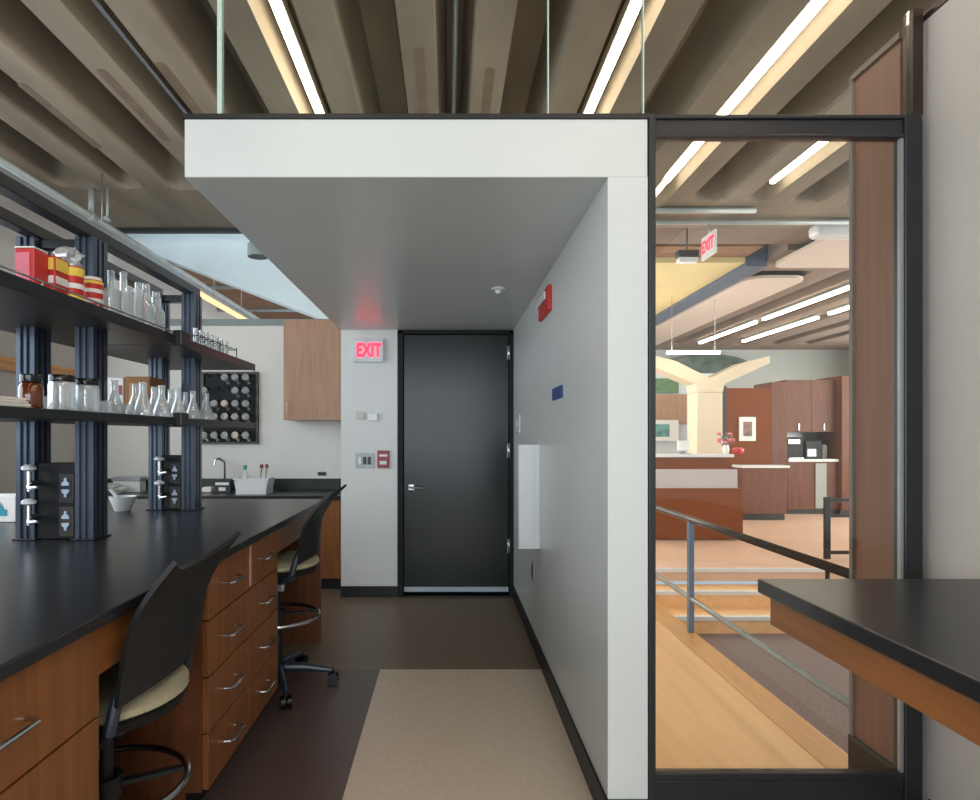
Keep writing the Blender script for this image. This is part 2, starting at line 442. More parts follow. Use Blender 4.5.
# white raked bulkhead above the rear wall
Yb = 6.15
poly = [(X_at(93,Yb), Z_at(231,Yb)), (X_at(322,Yb), Z_at(319,Yb)), (X_at(420,Yb), Z_at(319,Yb)), (X_at(420,Yb), 3.7), (X_at(93,Yb), 3.7)]
struct('wall_bulkhead', MB().prism(poly, (Yb, Yb+.22), ax=((1,0,0),(0,0,1),(0,1,0))), M['bulkhead'])
# outer shell
struct('wall_hall_far', B(.6, 9.3, 14.0, 14.12, 0, 3.9), M['hallwall'])
struct('wall_hall_right', B(9.2, 9.32, 2.2, 14.0, -.6, 3.9), M['hallwall'])
struct('wall_far_left', B(LX-.12, .6, 13.0, 13.12, 0, 3.7), M['greywall'])
struct('wall_far_side', B(.55, .62, DY+.41, 13.0, 0, 3.3), M['white'])
# window wall behind the camera
w1 = thing('window_1', 'x', 'x', (-.8, -3.2, 0)); del w1['label']; del w1['category']; w1['kind'] = 'structure'
mb = MB()
for x in (-3.4, -2.2, -1.0, .2, 1.4): mb.box(x-.04, x+.04, -3.32, -3.2, .4, 3.3)
mb.box(-3.5, 1.9, -3.32, -3.2, .0, .4); mb.box(-3.5, 1.9, -3.3, -3.22, 2.2, 2.27)
mb.obj('window_frame', M['black'], w1)

# ================================================================== CEILING SERVICES
lampmat = M['lamp']
def strip(i, X, y0, y1, label, lit=True):
    t = thing('strip_light', label, 'light', (X, (y0+y1)/2, CZ+.03), group='strip lights between the concrete ribs')
    B(X-.03, X+.03, y0, y1, CZ+.075, CZ+.13, bev=.004).obj('housing', M['steel'], t)
    B(X-.019, X+.019, y0+.02, y1-.02, CZ+.035, CZ+.075, bev=.008).obj('diffuser', M['lamp'], t)
    yy = y0+.3
    while yy < y1:
        MB().tube([(X, yy, CZ+.13), (X, yy, CZ+.36)], .004, seg=6).obj('hanger', M['steel'], t); yy += 1.2
strip(0, .0385 - P_, -2.4, 4.72, 'bright strip light in the ribs above the soffit, left of its centre')
strip(1, .0385 + P_, -2.4, 4.82, 'bright strip light crossing the top right of the white soffit')
strip(2, .0385 + 2*P_, -2.4, 4.88, 'long strip light over the black glazed frame, running down to its left jamb')
strip(3, .0385 + 3*P_, -2.4, 4.90, 'strip light behind the glass, next to the brown wall panel')
# conduits
def conduit(pts, r, label, m=None, name='conduit'):
    return tag(MB().tube(pts, r, seg=8).obj(name, m or M['conduit']), label, 'pipe')
conduit([(-.56, 0.2, CZ+.33), (-.56, 4.5, CZ+.33)], .014, 'thin conduit in the coffer right of the left strip light')
conduit([(.0385, -1, CZ+.20), (.0385, 4.6, CZ+.20)], .016, 'slim conduit between the two central ribs')
conduit([(-1.60, .5, CZ-.010), (-1.60, 4.9, CZ-.010)], .009, 'thin grey conduit under the rib left of the soffit corner', mat('dark_conduit', (96,102,112), .5))
# sprinkler pipe on the left with hangers
t = thing('sprinkler_pipe', 'grey horizontal pipe hung on rods above the shelf rack', 'pipe', (-2.85, 4.5, 3.07))
MB().tube([(-2.85, 1.5, 3.07), (-2.85, 5.6, 3.07), (-2.85, 5.9, 3.07), (-2.85, 9.2, 3.07)], .028).obj('pipe_run', M['conduit'], t)
for yy in (2.6, 4.87): MB().tube([(-2.85, yy, 3.09), (-2.85, yy, CZ)], .022).tube([(-2.85, yy-.04, 3.07), (-2.85, yy+.04, 3.07)], .040).obj('hanger', M['conduit'], t)
t = thing('hanger_rod', 'thin rod hanging beside the sprinkler pipe', 'rod', (-2.72, 4.87, 3.05))
MB().tube([(-2.72, 4.87, 3.05), (-2.72, 4.87, CZ)], .009).obj('rod', M['conduit'], t)
MB().tube([(-2.72, 4.84, 3.05), (-2.72, 4.90, 3.05)], .016).obj('clip', M['conduit'], t)
# warm linear pendant over the bench
t = thing('linear_pendant', 'long warm linear pendant along the top of the shelf rack', 'light', (-2.62, 5.6, 2.82))
B(-2.66, -2.56, 3.0, 8.0, 2.825, 2.865, bev=.006).obj('housing', M['steel'], t)
B(-2.65, -2.57, 3.02, 7.98, 2.80, 2.825, bev=.005).obj('diffuser', emit('warm_pendant_diffuser', (255,214,160), 1.5), t)
for yy in (3.4, 4.6): MB().tube([(-2.61, yy, 2.865), (-2.61, yy, CZ)], .004, seg=6).obj('hanger', M['steel'], t)
for yy in (6.8, 7.7): MB().tube([(-2.61, yy, 2.865), (-2.61, yy, 3.45)], .004, seg=6).obj('hanger', M['steel'], t)
# pipes and duct seen beyond the rear wall
for i, (x, z, lb) in enumerate(((-1.9, 3.414, 'grey pipe beyond the rear wall, nearest the soffit'), (-2.25, 3.414, 'grey pipe beyond the rear wall, nearer the pendant'))):
    conduit([(x, 6.45, z), (x, 12.9, z)], .035, lb)
for i, (y, lb) in enumerate(((7.6, 'nearer cross pipe under the brown ceiling'), (9.0, 'farther cross pipe under the brown ceiling'))):
    conduit([(-3.4, y, 3.18), (-.9, y, 3.18)], .03, lb)
# right hall pipes
conduit([(1.2, 5.28, CZ-.028), (2.66, 5.28, CZ-.028)], .026, 'short grey pipe behind the glass, above the longer one')
conduit([(1.2, 5.55, CZ-.035), (4.1, 5.55, CZ-.035)], .026, 'long grey pipe across the ceiling behind the glass')
t = thing('air_terminal', 'white rounded air unit at the right end of the ceiling pipe', 'vent', (3.6, 5.55, 3.1))
B(3.4, 4.2, 5.60, 5.79, 3.17, 3.2995, bev=.05, seg=4).obj('casing', M['ceramic'], t)
# soffit sprinkler, junction box
tag(MB().lathe([(0,2.19),(.04,2.19),(.038,2.183),(.018,2.178),(.014,2.160),(0,2.158)], (X_at(498,3.6), 3.6, 0)).obj('fire_sprinkler', M['ceramic']), 'small white sprinkler head under the white soffit', 'sprinkler')
tag(MB().lathe([(0,0),(.05,0),(.05,.06),(.035,.075),(0,.075)], (-.934, 3.0, 2.2)).obj('ceiling_speaker', M['greypaint']), 'small grey round unit on the left edge of the soffit', 'speaker')

# ================================================================== WALL DEVICES
def onwall(px0, px1, py0, py1, Y): return X_at(px0,Y), X_at(px1,Y), Z_at(py1,Y), Z_at(py0,Y)
x0, x1, z0, z1 = onwall(353.5, 384, 339.5, 362.5, DY)
t = thing('exit_sign', 'red lit exit sign on the white wall beside the dark door', 'sign', ((x0+x1)/2, DY, z0))
B(x0, x1, DY-.035, DY, z0, z1, bev=.004).obj('sign_plate', M['exit_face'], t)
plate_text('EXIT', .150, .002, M['exit_red'], 'letters', t, (0.004, -.038, (z1-z0)/2-.002), sx=.66)
t = thing('wall_sensor', 'faint white wall device below the exit sign', 'sensor', (X_at(367,DY), DY, Z_at(421,DY)))
x0, x1, z0, z1 = onwall(356, 378, 412, 421, DY)
B(x0, x0+.075, DY-.02, DY, z0+.015, z1, bev=.006).obj('housing', M['offwhite'], t)
B(x0+.10, x1, DY-.025, DY, z0, z1-.01, bev=.006).obj('sensor_head', M['ceramic'], t)
x0, x1, z0, z1 = onwall(355.5, 374, 453, 468, DY)
t = thing('light_switch', 'steel light switch plate on the wall left of the red plate', 'switch', ((x0+x1)/2, DY, z0))
B(x0, x1, DY-.008, DY, z0, z1, bev=.002).obj('switch_plate', M['conduit'], t)
for q in (.25, .5, .75):
    xx = x0+(x1-x0)*q
    B(xx-.012, xx+.012, DY-.016, DY-.0081, (z0+z1)/2-.03, (z0+z1)/2+.03, bev=.002).obj('toggle', M['black'] if q > .3 else M['ceramic'], t)
x0, x1, z0, z1 = onwall(377.5, 389.5, 450.5, 468, DY)
t = thing('fire_alarm_pull', 'dark red fire alarm pull plate by the light switch', 'alarm', ((x0+x1)/2, DY, z0))
B(x0, x1, DY-.02, DY, z0, z1, bev=.004).obj('pull_body', M['redpull'], t)
B(x0+.02, x1-.02, DY-.032, DY-.0201, z0+.03, z0+.06, bev=.003).obj('pull_handle', M['ceramic'], t)
B(x0+.015, x1-.015, DY-.023, DY-.0201, z1-.05, z1-.03).obj('print_band', M['paperwhite'], t)
WX = .537
def wingbox(px0, px1, py0, py1):
    Y1 = F*WX/(px0-448.0); Y0 = F*WX/(px1-448.0); Ym = (Y0+Y1)/2
    return Y0, Y1, Z_at(py1, Ym), Z_at(py0, Ym)
y0, y1, z0, z1 = wingbox(542, 552, 288, 320)
t = thing('fire_strobe', 'red fire alarm horn high on the grey wing wall', 'alarm', (WX, (y0+y1)/2, z0))
B(WX-.022, WX, y0, y1, z0+.02, z1-.02, bev=.006).obj('horn_body', M['red'], t)
B(WX-.034, WX-.0221, y0+.06, y1-.03, z1-.085, z1-.04, bev=.005).obj('strobe_lens', M['ceramic'], t)
y0, y1, z0, z1 = wingbox(553.5, 563, 387, 399)
t = thing('room_sign', 'small dark blue sign plate on the grey wing wall', 'sign', (WX, (y0+y1)/2, z0))
B(WX-.008, WX, y0, y1, z0, z1, bev=.002).obj('sign_plate', M['blue'], t)
y0, y1, z0, z1 = wingbox(517, 532, 444, 552)
t = thing('wall_cabinet', 'tall narrow white metal box on the wing wall beside the door', 'cabinet', (WX, 3.62, .66))
B(WX-.125, WX, 3.56, 3.70, .66, 1.27, bev=.004).obj('body', M['ceramic'], t)
B(WX-.120, WX-.035, 3.553, 3.5598, .675, 1.255, bev=.002).obj('front_cover', M['ceramic'], t)
for (px, py, lb) in ((517.5, 425, 'upper white switch plate beside the door hinge'), ):
    y0, y1, z0, z1 = wingbox(px-2, px+3, py-10, py+8)
    t = thing('wall_switch', lb, 'switch', (WX, (y0+y1)/2, z0))
    B(WX-.008, WX, y0+.02, y1-.05, z0, z1, bev=.002).obj('switch_plate', M['ceramic'], t)
    B(WX-.014, WX-.0081, (y0+y1)/2-.025, (y0+y1)/2-.005, z0+.05, z1-.05, bev=.001).obj('rocker', M['paperwhite'], t)
y0, y1, z0, z1 = wingbox(531, 535.5, 562, 580)
t = thing('wall_outlet', 'grey power outlet low on the wing wall', 'outlet', (WX, (y0+y1)/2, z0))
B(WX-.006, WX, (y0+y1)/2-.04, (y0+y1)/2+.04, z0, z1, bev=.002).obj('outlet_plate', M['steel'], t)
B(WX-.010, WX-.0061, (y0+y1)/2-.018, (y0+y1)/2+.018, z0+.02, z1-.02, bev=.002).obj('socket_face', M['black'], t)

# ================================================================== BENCH
BT = .914; BX = -.79; BE = 3.94; BW = -2.25
t = thing('lab_worktop', 'long black epoxy worktop of the left lab bench', 'worktop', (-1.52, 2.2, BT-.03))
B(BW, BX, .5, BE, BT-.03, BT, bev=.004).obj('slab', M['epoxy'], t)
def handle(mb, y, z, L=.13):
    x = -.82
    mb.tube([(x, y-L/2, z), (x+.022, y-L/2+.003, z), (x+.033, y-L/2+.012, z), (x+.033, y+L/2-.012, z), (x+.022, y+L/2-.003, z), (x, y+L/2, z)], .0055, seg=8)
def cabinet(y0, y1, label, rows):
    t = thing('drawer_cabinet', label, 'cabinet', (-1.15, (y0+y1)/2, 0), group='cabinets under the lab bench')
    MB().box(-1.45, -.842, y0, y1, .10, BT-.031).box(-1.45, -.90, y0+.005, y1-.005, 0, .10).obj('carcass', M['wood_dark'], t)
    MB().box(-.8999, -.893, y0+.005, y1-.005, 0, .099).obj('toe_kick', M['baseb'], t)
    for (a, b, kind) in rows:
        dr = B(-.8418, -.82, y0+.003, y1-.003, a+.003, b-.003, bev=.002).obj(kind, M['wood'], t)
        hb = MB(); handle(hb, (y0+y1)/2, (a+b)/2 if kind == 'drawer' else b-.09); hb.obj('handle', M['chrome'], dr)
four = [(.105+.1935*k, .105+.1935*(k+1), 'drawer') for k in range(4)]
cabinet(.80, 1.437, 'wide wood cabinet nearest the camera, with one big drawer pull', [(.105, .663, 'door'), (.663, .881, 'drawer')])
cabinet(2.085, 2.512, 'four drawer wood cabinet right behind the near black chair', four)
cabinet(2.520, 2.94, 'four drawer wood cabinet beside the far chair', four)
tag(B(-.8185, -.812, 2.505, 2.527, .70, .87, bev=.002).obj('paper_strip', mat('pinkish_strip', (190,140,120), .5)), 'narrow pinkish strip between the tops of the two drawer stacks', 'strip')  # narrow pinkish strip over the seam of the two drawer stacks
def apron(y0, y1, label):
    t = thing('bench_apron', label, 'panel', (-.84, (y0+y1)/2, .752), group='knee space aprons')
    B(-.85, -.828, y0+.002, y1-.002, .752, BT-.031, bev=.002).obj('rail', M['wood_y'], t)
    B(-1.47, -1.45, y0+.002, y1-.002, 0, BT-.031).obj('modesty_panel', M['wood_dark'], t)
apron(1.437, 2.085, 'wood apron and back panel of the near knee space')
apron(2.94, 3.90, 'wood apron and back panel of the far knee space')
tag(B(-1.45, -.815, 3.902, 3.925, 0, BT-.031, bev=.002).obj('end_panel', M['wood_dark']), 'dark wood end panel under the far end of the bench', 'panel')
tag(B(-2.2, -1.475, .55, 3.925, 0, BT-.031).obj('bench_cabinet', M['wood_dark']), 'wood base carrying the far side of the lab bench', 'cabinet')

# ---- rack
def upright_profile():
    w, d, g, gd = .072, .10, .014, .010
    pts = []
    def side(p0, p1, nrm, n):
        p0, p1, nrm = Vector(p0), Vector(p1), Vector(nrm); L = (p1-p0).length; u = (p1-p0)/L
        out = [p0]
        for k in range(n):
            c = L*(k+1)/(n+1)
            out += [p0+u*(c-g/2), p0+u*(c-g/2)-nrm*gd, p0+u*(c+g/2)-nrm*gd, p0+u*(c+g/2)]
        return out
    a, b = w/2, d/2
    for s_ in (side((-a,-b),(a,-b),(0,-1),2), side((a,-b),(a,b),(1,0),2), side((a,b),(-a,b),(0,1),2), side((-a,b),(-a,-b),(-1,0),2)):
        pts += [(p.x, p.y) for p in s_]
    return pts
UP = upright_profile()
rk = thing('shelf_rack', 'black metal shelf rack standing on the lab bench', 'rack', (-1.52, 2.86, BT))
for (x, y) in ((-1.65, 2.43), (-1.42, 2.43), (-1.60, 3.38), (-1.42, 3.38)):
    u = MB().prism(UP, (BT+.006, 2.10), origin=(x, y, 0)).obj('upright', M['rack'], rk)
    B(x-.047, x+.047, y-.061, y+.061, BT+.0005, BT+.006, bev=.002).obj('foot_plate', M['black'], u)
for x in (-1.42, -1.63):
    B(x-.028, x+.028, .9, 3.43, 2.1005, 2.145, bev=.003).obj('top_rail', M['black'], rk)
for y in (2.43, 3.38):
    B(-1.60, -1.45, y-.03, y+.03, 2.06, 2.095, bev=.003).obj('cross_rail', M['black'], rk)
SX0, SX1 = -1.80, -1.25
def shelf_board(y0, y1, z, t_):
    s_ = B(SX0, SX1, y0, y1, z-t_, z, bev=.003).obj('shelf', M['shelf'], rk)
    B(SX1+.0003, SX1+.006, y0, y1, z-t_-.006, z+.006, bev=.002).obj('shelf_edge', M['black'], s_)
    return s_
s1 = shelf_board(.9, 2.84, 1.777, .032); s2 = shelf_board(2.85, 3.94, 1.777, .032)
s3 = shelf_board(.9, 2.84, 1.399, .022); s4 = shelf_board(2.85, 3.94, 1.399, .022)
for (z, tt) in ((1.777, .032), (1.399, .022)):
    B(-1.26, -1.215, 2.785, 2.865, z-tt-.012, z+.028, bev=.006).obj('end_cap', M['black'], rk)
MB().tube([(SX1-.012, 1.0, 1.80), (SX1-.012, 2.78, 1.80)], .003, seg=6).obj('guard_wire', M['steel'], rk)
for yy in (1.0, 1.3, 1.6, 1.9, 2.2, 2.5, 2.78): MB().tube([(SX1-.012, yy, 1.7771), (SX1-.012, yy, 1.80)], .003, seg=6).obj('wire_post', M['steel'], rk)

# ---- service pods with valves between the uprights
def pod(y, label):
    x0, x1 = (-1.612 if y < 3 else -1.562), -1.458
    t = thing('service_pod', label, 'outlet box', ((x0+x1)/2, y, BT), group='service pods on the bench')
    B(x0, x1, y-.03, y+.05, BT+.001, BT+.30, bev=.004).obj('pod_body', M['appliance'], t)
    for k, zz in enumerate((.075, .205)):
        p_ = B(x1-.062, x1-.006, y-.036, y-.0302, BT+zz-.062, BT+zz+.055, bev=.002).obj('outlet_plate', M['shelf'] if k == 0 else M['black'], t)
        for dz in (-.022, .022):
            cxx = x1-.034
            m_ = MB(); s_ = 1 if dz > 0 else -1
            m_.prism([(-.014, 0), (.014, 0), (.014, .010*s_), (.005, .018*s_), (.004, .030*s_), (-.004, .030*s_), (-.005, .018*s_), (-.014, .010*s_)], (-.0435, -.0362), origin=(cxx, y, BT+zz+dz*.35), ax=((1,0,0),(0,0,1),(0,1,0)))
            m_.obj('socket', mat('pale_blue_socket', (178,198,222), .4), p_)
        vz = BT+zz+.02; vx = x0+.008
        v = MB(); v.tube([(vx, y-.031, vz), (vx, y-.085, vz)], .010); v.tube([(vx, y-.085, vz+.045), (vx, y-.085, vz-.03)], [.009, .009]); v.tube([(vx, y-.085, vz-.01), (vx+.02, y-.11, vz-.018), (vx+.055, y-.12, vz-.012)], [.009, .008, .005])
        vo = v.obj('gas_valve', M['chrome'], t)
        MB().lathe([(0,.0),(.012,.0),(.026,.008),(.026,.018),(.012,.026),(0,.026)], (vx, y-.085, vz+.045), seg=16).obj('valve_knob', M['ceramic'], vo)
pod(2.42, 'black service pod with valves between the near rack uprights')
pod(3.37, 'black service pod with valves between the far rack uprights')

# ---- bench-top items
def bowl(c, r, h, name, m): 
    return MB().lathe([(0, 0), (r*.55, 0), (r*.62, .006), (r*.95, h*.8), (r, h), (r*.93, h), (r*.86, h*.75), (r*.5, .014), (0, .012)], c, seg=28).obj(name, m)
t = thing('mortar_bowl', 'white mortar bowl with a pestle on the worktop between the uprights', 'bowl', (-1.76, 3.30, BT))
MB().lathe([(0, .001), (.038, .001), (.042, .006), (.064, .065), (.07, .08), (.063, .08), (.055, .06), (.03, .016), (0, .013)], (-1.76, 3.30, BT), seg=28).obj('bowl', M['ceramic'], t)
MB().tube([(-1.755, 3.30, BT+.022), (-1.79, 3.29, BT+.085), (-1.815, 3.285, BT+.12)], [.016, .010, .012]).obj('pestle', M['ceramic'], t)
t = thing('tissue_box', 'white box with teal print on the worktop at the left edge', 'box', (-2.14, 2.95, BT))
B(-2.24, -2.035, 2.87, 2.99, BT+.001, BT+.125, bev=.004).obj('box', M['paperwhite'], t)
B(-2.20, -2.075, 2.866, 2.8699, BT+.03, BT+.06).obj('print_band', M['teal'], t)
for k in range(3): MB().prism([(-.018,0),(.018,0),(0,.035)], (-.006,-.0042), origin=(-2.175+.035*k, 2.87, BT+.06), ax=((1,0,0),(0,0,1),(0,1,0))).obj('print_mark', M['teal'], t)

# ================================================================== SHELF CONTENTS
US, LS = 1.7775, 1.3995
def yx(px, X): return F*X/(px-448.0)
def can(px, X, r, h, label, body, top, bands, z=US, name='food_can', cat='can'):
    y = yx(px, X); t = thing(name, label, cat, (X, y, z))
    MB().lathe([(0,0),(r*.96,0),(r,.004),(r,h-.004),(r*.96,h),(0,h)], (X,y,z)).obj('can_body', body, t)
    MB().lathe([(0,h),(r*.9,h),(r*.92,h+.006),(r*.88,h+.012),(0,h+.012)], (X,y,z)).obj('lid', top, t)
    for (a, b, m) in bands: MB().lathe([(r+.0004,h*a),(r+.0012,h*a),(r+.0012,h*b),(r+.0004,h*b)], (X,y,z)).obj('label_band', m, t)
    return t
yb = yx(34, -1.36)
t = thing('red_carton', 'red and white carton on the upper shelf, leftmost of the packages', 'box', (-1.367, yb, US))
B(-1.40, -1.335, yb-.035, yb+.035, US+.0005, US+.150, bev=.004).obj('carton', M['red'], t)
B(-1.299, -1.297, yb-.034, yb+.034, US+.02, US+.13).obj('side_label', M['paperwhite'], t) if False else None
B(-1.393, -1.35, yb-.037, yb-.0352, US+.02, US+.135).obj('front_label', mat('pink_print', (222,120,140), .5), t)
B(-1.40, -1.335, yb-.035, yb+.035, US+.1505, US+.156, bev=.002).obj('flap', M['paperwhite'], t)
yb = yx(51, -1.345)+.01
t = thing('striped_carton', 'red carton with yellow and white stripes beside the red carton', 'box', (-1.345, yb, US))
B(-1.385, -1.315, yb-.035, yb+.035, US+.0005, US+.148, bev=.004).obj('carton', M['red'], t)
for a, b, m in ((.10, .14, 'yellow'), (.055, .08, 'paperwhite')):
    MB().box(-1.380, -1.320, yb-.0374, yb-.0352, US+a, US+b).box(-1.3148, -1.313, yb-.031, yb+.031, US+a, US+b).obj('stripe', M[m], t)
t = can(73, -1.32, .034, .135, 'red and yellow can with a crumpled clear bag above it', M['red'], M['steel'], [(.02,.26,M['yellow']),(.42,.55,M['paperwhite']),(.74,.96,M['yellow'])])
can(92, -1.325, .037, .118, 'squat red can with white bands and a pale lid', M['red'], M['paperwhite'], [(.28,.42,M['paperwhite']),(.60,.72,M['paperwhite']),(.88,.97,M['yellow'])])
def crumple(c, rx, ry, rz, seed, n=18):
    rnd = random.Random(seed); ph = [rnd.uniform(0,6.28) for _ in range(8)]
    def fn(u, v):
        a = 2*PI*u; b = PI*v
        k = 1+.16*math.sin(5*a+ph[0]+3*b)+.13*math.sin(7*b+ph[1]+2*a)+.08*math.sin(11*a+ph[2]-4*b)
        k *= 1 if 0 < v < 1 else 1
        return Vector((c[0]+rx*k*math.cos(a)*math.sin(b), c[1]+ry*k*math.sin(a)*math.sin(b), c[2]+max(0, rz*(1+k*math.cos(b)*.95))))
    return MB().grid(fn, n, n//2)
bag = glass('clear_bag_film', (.88,.88,.86), gloss=.22, rough=.15, edge=.5, milky=.25)
tag(crumple((-1.335, yx(73,-1.32), US+.149), .04, .045, .028, 3).obj('plastic_bag', bag), 'crumpled clear plastic bag lying on top of the red and yellow can', 'bag')

def bottle_prof(r, h, nr, sh):
    return [(0,0),(r*.95,0),(r,.006),(r,h*sh),(nr*1.1,h*(sh+.14)),(nr,h*(sh+.2)),(nr,h),(nr-.003,h),(nr-.003,h*(sh+.2)),(r-.004,h*sh-.004),(r-.004,.01),(0,.008)]
def beaker_prof(r, h): return [(0,0),(r*.94,0),(r,.008),(r,h-.004),(r*1.07,h),(r*1.0,h),(r-.003,h-.008),(r-.003,.01),(0,.008)]
def flask_prof(r, h, nr): return [(0,0),(r*.94,0),(r,.010),(r*.93,.025),(nr,h*.68),(nr,h-.006),(nr*1.25,h),(nr*.9,h),(nr-.003,h*.68),(r*.88,.024),(r*.9,.010),(0,.008)]
G_up = 'clear glassware on the upper shelf'
def gware(name, label, cat, prof, X, y, z, group, stopper=None):
    t = thing(name, label, cat, (X, y, z), group=group)
    MB().lathe([(r, zz+.0005) for r, zz in prof], (X, y, z), seg=20).obj('glass_body', M['glassware'], t)
    h = max(p[1] for p in prof)
    if stopper: MB().lathe([(0,h+.001),(stopper,h+.001),(stopper*1.15,h+.012),(stopper*1.1,h+.026),(0,h+.03)], (X,y,z), seg=16).obj('stopper', M['glassware'], t)
    return t
ups = [ ('beaker', beaker_prof(.036,.085), 110, -1.325, 'short clear beaker right beside the squat red can', None),
        ('beaker', beaker_prof(.034,.095), 123, -1.32, 'second clear beaker along the upper shelf edge', None),
        ('glass_bottle', bottle_prof(.036,.165,.014,.6), 111, -1.43, 'tall clear bottle at the rear, left of the other bottles', .012),
        ('glass_bottle', bottle_prof(.036,.18,.013,.55), 123.5, -1.43, 'tallest clear bottle with a round stopper', .013),
        ('glass_bottle', bottle_prof(.034,.165,.013,.55), 138, -1.42, 'clear stoppered bottle right of the tallest one', .012),
        ('glass_jar', beaker_prof(.034,.12), 135, -1.32, 'straight clear jar in the front row of the upper shelf', None),
        ('glass_bottle', bottle_prof(.034,.14,.016,.6), 146, -1.33, 'clear bottle in the front row, second from the shelf end', .014),
        ('glass_bottle', bottle_prof(.033,.13,.018,.62), 156, -1.33, 'clear bottle closest to the end cap of the upper shelf', .015) ]
for n, pr, px, X, lb, st in ups: gware(n, lb, 'glassware', [(r*1.12, z*1.32) for r, z in pr], X, yx(px, X), US, G_up, st)
t = thing('dark_bottle', 'dark bottle behind the last clear bottles of the upper shelf', 'bottle', (-1.52, yx(160,-1.52), US))
yq = yx(160, -1.52)
MB().lathe(bottle_prof(.03, .15, .012, .6), (-1.52, yq, US+.0005)).obj('glass_body', M['black'], t)
MB().lathe([(0,.151),(.014,.151),(.014,.175),(0,.175)], (-1.52, yq, US)).obj('cap', M['cardboard'], t)
t = thing('plastic_canister', 'pale translucent canister standing behind the upper shelf joint', 'container', (-1.62, 3.55, US))
MB().lathe([(0,.0005),(.045,.0005),(.048,.006),(.048,.13),(.04,.14),(.04,.155),(0,.155)], (-1.62, 3.57, US)).obj('canister', M['frost'], t)
# wire rack of tubes on the far upper shelf
t = thing('wire_test_tube_rack', 'small wire rack with glass tubes on the far upper shelf', 'rack', (-1.34, 3.55, US))
m_ = MB()
for zz in (.02, .07):
    for x in (-1.38, -1.30): m_.tube([(x, 3.2, US+zz), (x, 3.75, US+zz)], .0025, seg=6)
    for k in range(9): m_.tube([(-1.38, 3.2+.06875*k, US+zz), (-1.30, 3.2+.06875*k, US+zz)], .0025, seg=6)
for x in (-1.38, -1.30):
    for y in (3.2, 3.475, 3.75): m_.tube([(x, y, US+.0005), (x, y, US+.085)], .003, seg=6)
m_.obj('wire_frame', M['black'], t)
for k in range(7): MB().lathe([(0,.012),(.008,.016),(.012,.03),(.012,.115),(.010,.115),(.010,.03),(0,.018)], (-1.34, 3.235+.075*k, US), seg=12).obj('test_tube', M['glassware'], t)
# white carton at far left of upper shelf
tag(B(-1.70, -1.59, 1.72, 1.90, US+.0005, US+.055, bev=.004).obj('white_carton', M['paperwhite']), 'flat white carton at the left edge of the upper shelf', 'box')

# lower shelf
ya = yx(31, -1.325)
t = thing('amber_bottle', 'amber glass bottle with a black cap on the lower shelf', 'bottle', (-1.325, ya, LS))
MB().lathe([(0,.0005),(.032,.0005),(.034,.006),(.034,.075),(.026,.088),(.02,.09),(0,.09)], (-1.325, ya, LS)).obj('bottle_body', M['amber'], t)
MB().lathe([(0,.0905),(.029,.0905),(.03,.094),(.03,.112),(.027,.116),(0,.116)], (-1.325, ya, LS)).obj('cap', M['blackgloss'], t)
for px, X, r, h, lb in ((62, -1.325, .042, .105, 'clear jar with black lid right of the amber bottle'), (86, -1.325, .044, .105, 'clear jar with black lid, farther from the amber bottle')):
    y = yx(px, X); t = thing('lidded_jar', lb, 'jar', (X, y, LS), group='lidded jars on the lower shelf')
    MB().lathe([(0,.0005),(r*.95,.0005),(r,.006),(r,h*.9),(r*.93,h),(r*.86,h),(r-.004,h*.88),(r-.004,.012),(0,.009)], (X,y,LS)).obj('jar_body', M['glassware'], t)
    MB().lathe([(0,h+.0005),(r*.93,h+.0005),(r*.95,h+.004),(r*.95,h+.02),(r*.9,h+.024),(0,h+.024)], (X,y,LS)).obj('lid', M['blackgloss'], t)
small = [(45, -1.42, .026, .06, 'tiny clear beaker behind the amber bottle'), (104, -1.325, .03, .055, 'small clear dish next to the lidded jars'), (115, -1.32, .03, .045, 'low clear dish before the row of flasks'),
         (126, -1.32, .034, .05, 'low clear bowl in front of the black wedge')]
for px, X, r, h, lb in small: gware('small_beaker', lb, 'glassware', beaker_prof(r, h), X, yx(px, X), LS, 'low glass dishes on the lower shelf')
words = ['first', 'second', 'third', 'fourth', 'fifth', 'sixth', 'seventh', 'eighth', 'ninth', 'tenth']
for k, y in enumerate((2.515, 2.60, 2.685, 2.77, 2.855, 2.94, 3.025, 3.11, 3.195, 3.28)):
    gware('conical_flask', words[k] + ' conical glass flask from the left in the lower shelf row', 'flask', flask_prof(.043, .15, .014), -1.30 if k % 2 else -1.375, y, LS, 'conical flasks on the lower shelf')
tag(MB().prism([(0,0),(.16,0),(.16,.02),(0,.055)], (-.03,.03), origin=(-1.49, 2.46, LS+.0005), ax=((0,1,0),(0,0,1),(1,0,0))).obj('black_wedge', M['blackgloss']), 'black wedge shaped tray behind the clear bowls', 'tray')
t = thing('white_carton', 'white printed carton on the lower shelf behind the flasks', 'box', (-1.73, 3.2, LS))
B(-1.795, -1.66, 3.12, 3.28, LS+.0005, LS+.22, bev=.004).obj('carton', M['paperwhite'], t)
B(-1.685, -1.668, 3.117, 3.1198, LS+.13, LS+.18).obj('red_mark', M['redpull'], t)
t = thing('cardboard_box', 'brown cardboard box on the lower shelf right of the white carton', 'box', (-1.59, 3.2, LS))
B(-1.655, -1.525, 3.12, 3.28, LS+.0005, LS+.225, bev=.004).obj('box', M['cardboard'], t)
B(-1.63, -1.55, 3.1172, 3.1198, LS+.09, LS+.19).obj('print_patch', mat('pale_brown_print', (190,140,110), .7), t)
t = thing('paper_stack', 'stack of white papers at the left end of the lower shelf', 'papers', (-1.35, 1.74, LS))
